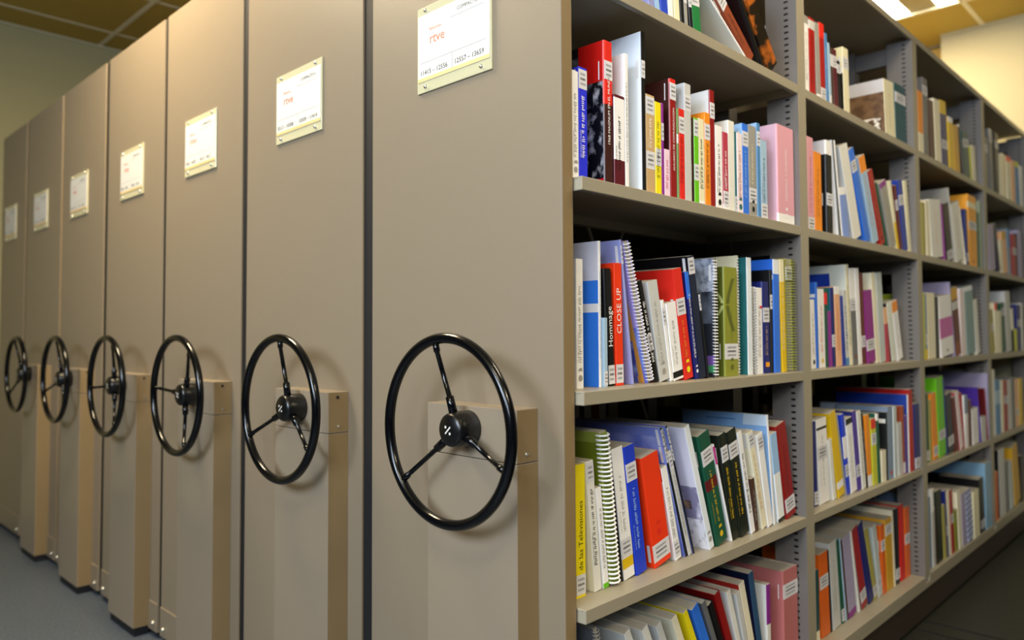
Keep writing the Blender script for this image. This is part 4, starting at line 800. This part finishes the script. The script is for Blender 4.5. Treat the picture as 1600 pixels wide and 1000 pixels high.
(3, 2, 3.6136, 0.0085, 0.2516, 0.32, -0.847, 0.185, 'thin white book', 'creaml', '', 'thin white book, right of white book, third bay, second shelf'),
(3, 2, 3.6231, 0.0395, 0.2389, 0.071, -0.846, 0.157, 'dark blue book', 'navy', 'L.15', 'dark blue book, right of white book, third bay, second shelf'),
(3, 2, 3.6641, 0.1347, 0.3096, 0.0, -0.846, 0.2, 'thick amber book with black marks', 'amber', 'L.58 B.82-.9=cream M=black T=brown', 'thick amber book with black marks, right of dark blue book, third bay, second shelf'),
(3, 2, 3.8003, 0.0402, 0.2459, 0.0, -0.844, 0.164, 'slim dark green book', 'dgreen', '', 'slim dark green book, right of amber book, third bay, second shelf'),
(3, 2, 3.8434, 0.0438, 0.3009, 0.007, -0.843, 0.2, 'slim sage grey book', 'sage', '', 'slim sage grey book, right of dark green book, third bay, second shelf'),
(3, 3, 3.0321, 0.0257, 0.2429, 0.0, -0.855, 0.176, 'thin olive yellow book', 'limey', '', 'thin olive yellow book, leftmost book, third bay, third shelf'),
(3, 3, 3.0599, 0.0239, 0.2437, 0.0, -0.855, 0.178, 'thin blue-grey book', 'slateb', 'L.3 B0-.15=gold', 'thin blue-grey book, right of olive yellow book, third bay, third shelf'),
(3, 3, 3.0897, 0.0947, 0.2463, 0.019, -0.855, 0.173, 'thick cream book', 'creaml', '', 'thick cream book, right of blue-grey book, third bay, third shelf'),
(3, 3, 3.1902, 0.0407, 0.2348, 0.0, -0.855, 0.172, 'slim black book', 'black', '', 'slim black book, right of cream book, third bay, third shelf'),
(3, 3, 3.2561, 0.1705, 0.2374, 0.099, -0.855, 0.16, 'thick white book with a magenta band', 'white', 'B.3-.63=magenta2 M=black', 'thick white book with a magenta band, right of black book, third bay, third shelf'),
(3, 3, 3.4523, 0.006, 0.305, 0.188, -0.855, 0.24, 'thin black book with lilac cover', 'black', 's=lilac', 'thin black book with lilac cover, right of white book, third bay, third shelf'),
(3, 3, 3.4597, 0.0798, 0.276, 0.171, -0.855, 0.197, 'ochre and maroon banded book', 'maroon', 'B.83-1=goldd B.68-.8=palegrey B0-.2=rust', 'ochre and maroon banded book, right of black book, third bay, third shelf'),
(3, 3, 3.5435, 0.0733, 0.279, 0.048, -0.855, 0.192, 'thick pinkish white book', 'pinkw', '', 'thick pinkish white book, right of ochre and maroon banded, third bay, third shelf'),
(3, 3, 3.6383, 0.1306, 0.2889, 0.117, -0.855, 0.2, 'thick grey-teal book', 'greyteal', 'B.93-1=icew', 'thick grey-teal book, right of pinkish white book, third bay, third shelf'),
(3, 3, 3.7829, 0.0621, 0.2378, 0.167, -0.855, 0.172, 'white leaning book', 'offw', '', 'white leaning book, right of grey-teal book, third bay, third shelf'),
(3, 4, 3.0455, 0.0368, 0.2475, 0.0, -0.858, 0.173, 'slim dark green book', 'dgreen', 'L.1', 'slim dark green book, leftmost book, third bay, fourth shelf'),
(3, 4, 3.0859, 0.0262, 0.2252, 0.007, -0.857, 0.158, 'thin khaki book', 'khaki', '', 'thin khaki book, right of dark green book, third bay, fourth shelf'),
(3, 4, 3.1285, 0.0621, 0.246, 0.072, -0.857, 0.163, 'bright orange book', 'orange', 'L.12', 'bright orange book, right of khaki book, third bay, fourth shelf'),
(3, 4, 3.1961, 0.0877, 0.3019, 0.087, -0.855, 0.2, 'thick lime green book', 'lime', 'L.27 s=lime', 'thick lime green book, right of bright orange book, third bay, fourth shelf'),
(3, 4, 3.2864, 0.0127, 0.2954, 0.09, -0.853, 0.2, 'thin tall navy book', 'navy', '', 'thin tall navy book, right of lime green book, third bay, fourth shelf'),
(3, 4, 3.3107, 0.0772, 0.2324, 0.132, -0.853, 0.162, 'thick blue-black book', 'dnavy', 'L.2', 'thick blue-black book, right of navy book, third bay, fourth shelf'),
(3, 4, 3.3968, 0.0451, 0.2164, 0.162, -0.851, 0.159, 'dark maroon book', 'maroon', '', 'dark maroon book, right of blue-black book, third bay, fourth shelf'),
(3, 4, 3.4617, 0.0459, 0.2373, 0.236, -0.85, 0.168, 'pinkish white book', 'pinkw', 's=rose', 'pinkish white book, right of dark maroon book, third bay, fourth shelf'),
(3, 4, 3.5096, 0.0195, 0.2299, 0.155, -0.849, 0.154, 'slim crimson book', 'crimson', '', 'slim crimson book, right of pinkish white book, third bay, fourth shelf'),
(3, 4, 3.5303, 0.05, 0.2141, 0.0, -0.848, 0.147, 'grey and white book', 'white', 'B.65-1=slateb', 'grey and white book, right of crimson book, third bay, fourth shelf'),
(3, 4, 3.5829, 0.0479, 0.192, 0.005, -0.847, 0.14, 'plum book', 'wine', '', 'plum book, right of grey and white book, third bay, fourth shelf'),
(3, 4, 3.6381, 0.0996, 0.1499, 0.042, -0.846, 0.12, 'short thick white book', 'white', 'T=grey', 'short thick white book, right of plum book, third bay, fourth shelf'),
(3, 4, 3.763, 0.007, 0.2422, 0.194, -0.843, 0.16, 'tall slim violet book', 'violet', 's=violet', 'tall slim violet book, right of white book, third bay, fourth shelf'),
(3, 4, 3.7716, 0.0798, 0.1068, 0.0, -0.843, 0.12, 'short grey-white book', 'palegrey', '', 'short grey-white book, right of violet book, third bay, fourth shelf'),
(3, 4, 3.8737, 0.0057, 0.2315, 0.195, -0.841, 0.169, 'slim dark red book', 'redd', 's=maroon', 'slim dark red book, right of grey-white book, third bay, fourth shelf'),
(3, 4, 3.8806, 0.0068, 0.2916, 0.0, -0.84, 0.25, 'very tall book with a lilac-white cover', 'lilac', 's=lilac', 'very tall book with a lilac-white cover, right of dark red book, third bay, fourth shelf'),
(3, 5, 3.014, 0.0303, 0.2579, 0.0, -0.849, 0.172, 'slim blue-grey book', 'slateb', '', 'slim blue-grey book, leftmost book, third bay, bottom shelf'),
(3, 5, 3.0549, 0.0313, 0.2816, 0.033, -0.848, 0.198, 'white book', 'palegrey', 'B.7-1=white', 'white book, right of blue-grey book, third bay, bottom shelf'),
(3, 5, 3.089, 0.0166, 0.2081, 0.039, -0.848, 0.143, 'thin brown book', 'brown', '', 'thin brown book, right of white book, third bay, bottom shelf'),
(3, 5, 3.1082, 0.0692, 0.2648, 0.043, -0.847, 0.191, 'dark green-black book', 'blkgreen2', 'T=grey', 'dark green-black book, right of brown book, third bay, bottom shelf'),
(3, 5, 3.1901, 0.035, 0.201, 0.095, -0.846, 0.137, 'khaki book', 'khaki', '', 'khaki book, right of dark green-black book, third bay, bottom shelf'),
(3, 5, 3.2274, 0.0225, 0.2516, 0.1, -0.845, 0.171, 'slim navy book', 'navy', 'L.4', 'slim navy book, right of khaki book, third bay, bottom shelf'),
(3, 5, 3.2514, 0.0302, 0.2442, 0.081, -0.845, 0.171, 'thin cream book', 'creaml', '', 'thin cream book, right of navy book, third bay, bottom shelf'),
(3, 5, 3.2869, 0.0365, 0.2447, 0.092, -0.844, 0.181, 'crimson book', 'crimson', 'L.55', 'crimson book, right of cream book, third bay, bottom shelf'),
(3, 5, 3.3253, 0.044, 0.1587, 0.069, -0.843, 0.12, 'short olive book', 'olive', '', 'short olive book, right of crimson book, third bay, bottom shelf'),
(3, 5, 3.3758, 0.05, 0.2247, 0.096, -0.842, 0.15, 'pale cream book', 'creaml', '', 'pale cream book, right of olive book, third bay, bottom shelf'),
(3, 5, 3.4272, 0.0632, 0.2074, 0.078, -0.841, 0.148, 'purple-grey book', 'lilac', '', 'purple-grey book, right of pale cream book, third bay, bottom shelf'),
(3, 5, 3.5005, 0.0839, 0.2064, 0.12, -0.84, 0.152, 'blue striped book', 'stripe', '', 'blue striped book, right of purple-grey book, third bay, bottom shelf'),
(3, 5, 3.5854, 0.09, 0.1922, 0.029, -0.838, 0.135, 'ivory book', 'cream', '', 'ivory book, right of blue striped book, third bay, bottom shelf'),
(3, 5, 3.6971, 0.0713, 0.2279, 0.092, -0.838, 0.158, 'black book', 'black', 'L.15', 'black book, right of ivory book, third bay, bottom shelf'),
(3, 5, 3.7865, 0.1009, 0.2822, 0.0, -0.838, 0.25, 'very tall pale blue book', 'steellt', 's=steelblk', 'very tall pale blue book, right of black book, third bay, bottom shelf'),
(4, 1, 4.0092, 0.05, 0.2436, 0.0, -0.85, 0.178, 'grey book', 'slate', 'L.8', 'grey book, leftmost book, farthest bay, top shelf'),
(4, 1, 4.1076, 0.0603, 0.301, 0.059, -0.85, 0.2, 'slate book with a white top', 'slate', 'L.85 B.9-1=palegrey', 'slate book with a white top, right of grey book, farthest bay, top shelf'),
(4, 1, 4.2043, 0.0743, 0.3039, 0.0, -0.85, 0.2, 'black and grey book', 'black', 'L.82', 'black and grey book, right of slate book, farthest bay, top shelf'),
(4, 1, 4.2874, 0.0559, 0.213, 0.0, -0.85, 0.157, 'ivory book', 'creaml', '', 'ivory book, right of black and grey book, farthest bay, top shelf'),
(4, 1, 4.3523, 0.0726, 0.2252, 0.0, -0.85, 0.152, 'cream book', 'cream', 'T=red', 'cream book, right of ivory book, farthest bay, top shelf'),
(4, 1, 4.4558, 0.0946, 0.2288, 0.071, -0.85, 0.156, 'cream book with red-orange top', 'creaml', 'B.88-1=orred', 'cream book with red-orange top, right of cream book, farthest bay, top shelf'),
(4, 1, 4.5603, 0.0752, 0.2248, 0.05, -0.85, 0.164, 'peach book', 'peach', '', 'peach book, right of cream book, farthest bay, top shelf'),
(4, 1, 4.6456, 0.0912, 0.2309, 0.063, -0.85, 0.16, 'blue book with yellow top', 'steel', 'B.88-1=limey', 'blue book with yellow top, right of peach book, farthest bay, top shelf'),
(4, 1, 4.7473, 0.0735, 0.2279, 0.0, -0.85, 0.166, 'white book', 'offw', '', 'white book, right of blue book, farthest bay, top shelf'),
(4, 2, 4.0436, 0.1084, 0.2131, 0.122, -0.85, 0.142, 'grey leaning book', 'lilac', '', 'grey leaning book, leftmost book, farthest bay, second shelf'),
(4, 2, 4.1991, 0.0545, 0.2317, 0.315, -0.85, 0.17, 'dark navy leaning book', 'dnavy', '', 'dark navy leaning book, right of grey book, farthest bay, second shelf'),
(4, 2, 4.2579, 0.0538, 0.1609, 0.124, -0.85, 0.12, 'cream book', 'creaml', '', 'cream book, right of dark navy book, farthest bay, second shelf'),
(4, 2, 4.319, 0.09, 0.2088, 0.146, -0.85, 0.139, 'peach-orange book', 'peach', 'B.8-1=goldd', 'peach-orange book, right of cream book, farthest bay, second shelf'),
(4, 2, 4.4242, 0.0577, 0.2319, 0.072, -0.85, 0.162, 'blue-grey book', 'slateb', 'B.6-1=steel', 'blue-grey book, right of peach-orange book, farthest bay, second shelf'),
(4, 2, 4.5165, 0.0878, 0.2172, 0.0, -0.85, 0.149, 'crimson book', 'crimson', 'L.6', 'crimson book, right of blue-grey book, farthest bay, second shelf'),
(4, 2, 4.612, 0.0335, 0.2275, 0.0, -0.85, 0.16, 'thin black book', 'black', '', 'thin black book, right of crimson book, farthest bay, second shelf'),
(4, 2, 4.6585, 0.0899, 0.2479, 0.0, -0.85, 0.182, 'pale mauve book', 'lilac', '', 'pale mauve book, right of black book, farthest bay, second shelf'),
(4, 3, 4.043, 0.0541, 0.1974, 0.181, -0.85, 0.142, 'sage cream book', 'khaki', 'L.6', 'sage cream book, leftmost book, farthest bay, third shelf'),
(4, 3, 4.1049, 0.0457, 0.2345, 0.0, -0.85, 0.154, 'ivory book with red top', 'creaml', 'B.85-1=orred', 'ivory book with red top, right of sage cream book, farthest bay, third shelf'),
(4, 3, 4.1577, 0.0722, 0.1986, 0.0, -0.85, 0.135, 'cream book', 'creaml', '', 'cream book, right of ivory book, farthest bay, third shelf'),
(4, 3, 4.2556, 0.0722, 0.2351, 0.12, -0.85, 0.165, 'dark green book', 'dgreen', 'L.82', 'dark green book, right of cream book, farthest bay, third shelf'),
(4, 3, 4.3308, 0.1049, 0.2963, 0.048, -0.85, 0.24, 'tall pale grey book', 'palegrey', 's=palegrey', 'tall pale grey book, right of dark green book, farthest bay, third shelf'),
(4, 3, 4.4717, 0.0402, 0.2146, 0.117, -0.85, 0.15, 'black book', 'black', 'B.5-1=creaml', 'black book, right of pale grey book, farthest bay, third shelf'),
(4, 3, 4.5204, 0.0454, 0.1125, 0.0, -0.85, 0.12, 'short yellow-green book', 'limey', '', 'short yellow-green book, right of black book, farthest bay, third shelf'),
(4, 3, 4.5742, 0.0913, 0.2389, 0.0, -0.85, 0.167, 'navy book', 'navy', 'L.6', 'navy book, right of yellow-green book, farthest bay, third shelf'),
(4, 3, 4.6721, 0.0436, 0.2458, 0.0, -0.85, 0.164, 'white book', 'offw', '', 'white book, right of navy book, farthest bay, third shelf'),
(4, 4, 4.0093, 0.0538, 0.3018, 0.0, -0.85, 0.2, 'tall white book', 'offw', 's=icew', 'tall white book, leftmost book, farthest bay, fourth shelf'),
(4, 4, 4.0715, 0.0963, 0.252, 0.0, -0.85, 0.171, 'blue and white book', 'steel', 'B.55-.8=paleblue', 'blue and white book, right of white book, farthest bay, fourth shelf'),
(4, 4, 4.1787, 0.0487, 0.2466, 0.0, -0.85, 0.18, 'cream book', 'creaml', '', 'cream book, right of blue and white book, farthest bay, fourth shelf'),
(4, 4, 4.2342, 0.0797, 0.2416, 0.0, -0.85, 0.166, 'crimson book', 'crimson', 'L.62', 'crimson book, right of cream book, farthest bay, fourth shelf'),
(4, 4, 4.3208, 0.0753, 0.2397, 0.0, -0.85, 0.173, 'grey-white book', 'palegrey', '', 'grey-white book, right of crimson book, farthest bay, fourth shelf'),
(4, 4, 4.4081, 0.068, 0.2465, 0.0, -0.85, 0.182, 'dark grey book', 'slate', '', 'dark grey book, right of grey-white book, farthest bay, fourth shelf'),
(4, 4, 4.4861, 0.0701, 0.2376, 0.0, -0.85, 0.169, 'pinkish book', 'peach', 'L.3', 'pinkish book, right of dark grey book, farthest bay, fourth shelf'),
(4, 4, 4.5689, 0.0776, 0.2365, 0.0, -0.85, 0.169, 'yellow book', 'gold', 's=creaml', 'yellow book, right of pinkish book, farthest bay, fourth shelf'),
(4, 5, 3.951, 0.0876, 0.2178, 0.0, -0.845, 0.155, 'ochre book', 'oranged', '', 'ochre book, leftmost book, farthest bay, bottom shelf'),
(4, 5, 4.0769, 0.1067, 0.3059, 0.025, -0.845, 0.2, 'white book', 'palegrey', 's=black', 'white book, right of ochre book, farthest bay, bottom shelf'),
(4, 5, 4.198, 0.073, 0.2347, 0.078, -0.845, 0.173, 'grey book', 'slate', '', 'grey book, right of white book, farthest bay, bottom shelf'),
(4, 5, 4.2893, 0.0768, 0.2247, 0.151, -0.845, 0.157, 'silver book', 'icegrey', '', 'silver book, right of grey book, farthest bay, bottom shelf'),
(4, 5, 4.3931, 0.1128, 0.2901, 0.184, -0.845, 0.24, 'olive yellow book', 'goldd', 's=goldd', 'olive yellow book, right of silver book, farthest bay, bottom shelf'),
(4, 5, 4.5209, 0.0596, 0.2263, 0.0, -0.845, 0.167, 'black book', 'black', '', 'black book, right of olive yellow book, farthest bay, bottom shelf'),
]
for r in ROWS: make_book(r)
# a few books standing on the far side of the nearest unit, seen dimly through the gaps
for i, (y, th, h, cn, lb) in enumerate([(1.16, .02, .3, 'slate', 'dim grey'), (1.20, .022, .29, 'slate', 'dim pale-topped'), (1.31, .03, .31, 'creaml', 'dim cream'), (1.36, .02, .3, 'brown', 'dim brown'), (1.40, .03, .31, 'slate', 'dim slate'), (1.45, .03, .31, 'creaml', 'dim ivory'), (1.50, .028, .31, 'slate', 'dim dark grey'), (1.56, .03, .31, 'oranged', 'dim ochre')]):
    root = empty('book', (-1.41, y, SH[4]+EYE+.0003), '%s book on the rear half of the nearest bay, fourth shelf' % lb, 'book', 'books on the rear shelf')
    g = G(); g.box(0, .2, 0, th, 0, h, cm(cn), {'+z': pagem, '+x': pagem}); g.build('cover', root)
# ---------------------------------------------------------------- render look
sc = bpy.context.scene
sc.view_settings.view_transform = 'Standard'; sc.view_settings.look = 'None'; sc.view_settings.exposure = 0.05; sc.view_settings.gamma = 1; sc.view_settings.use_curve_mapping = False
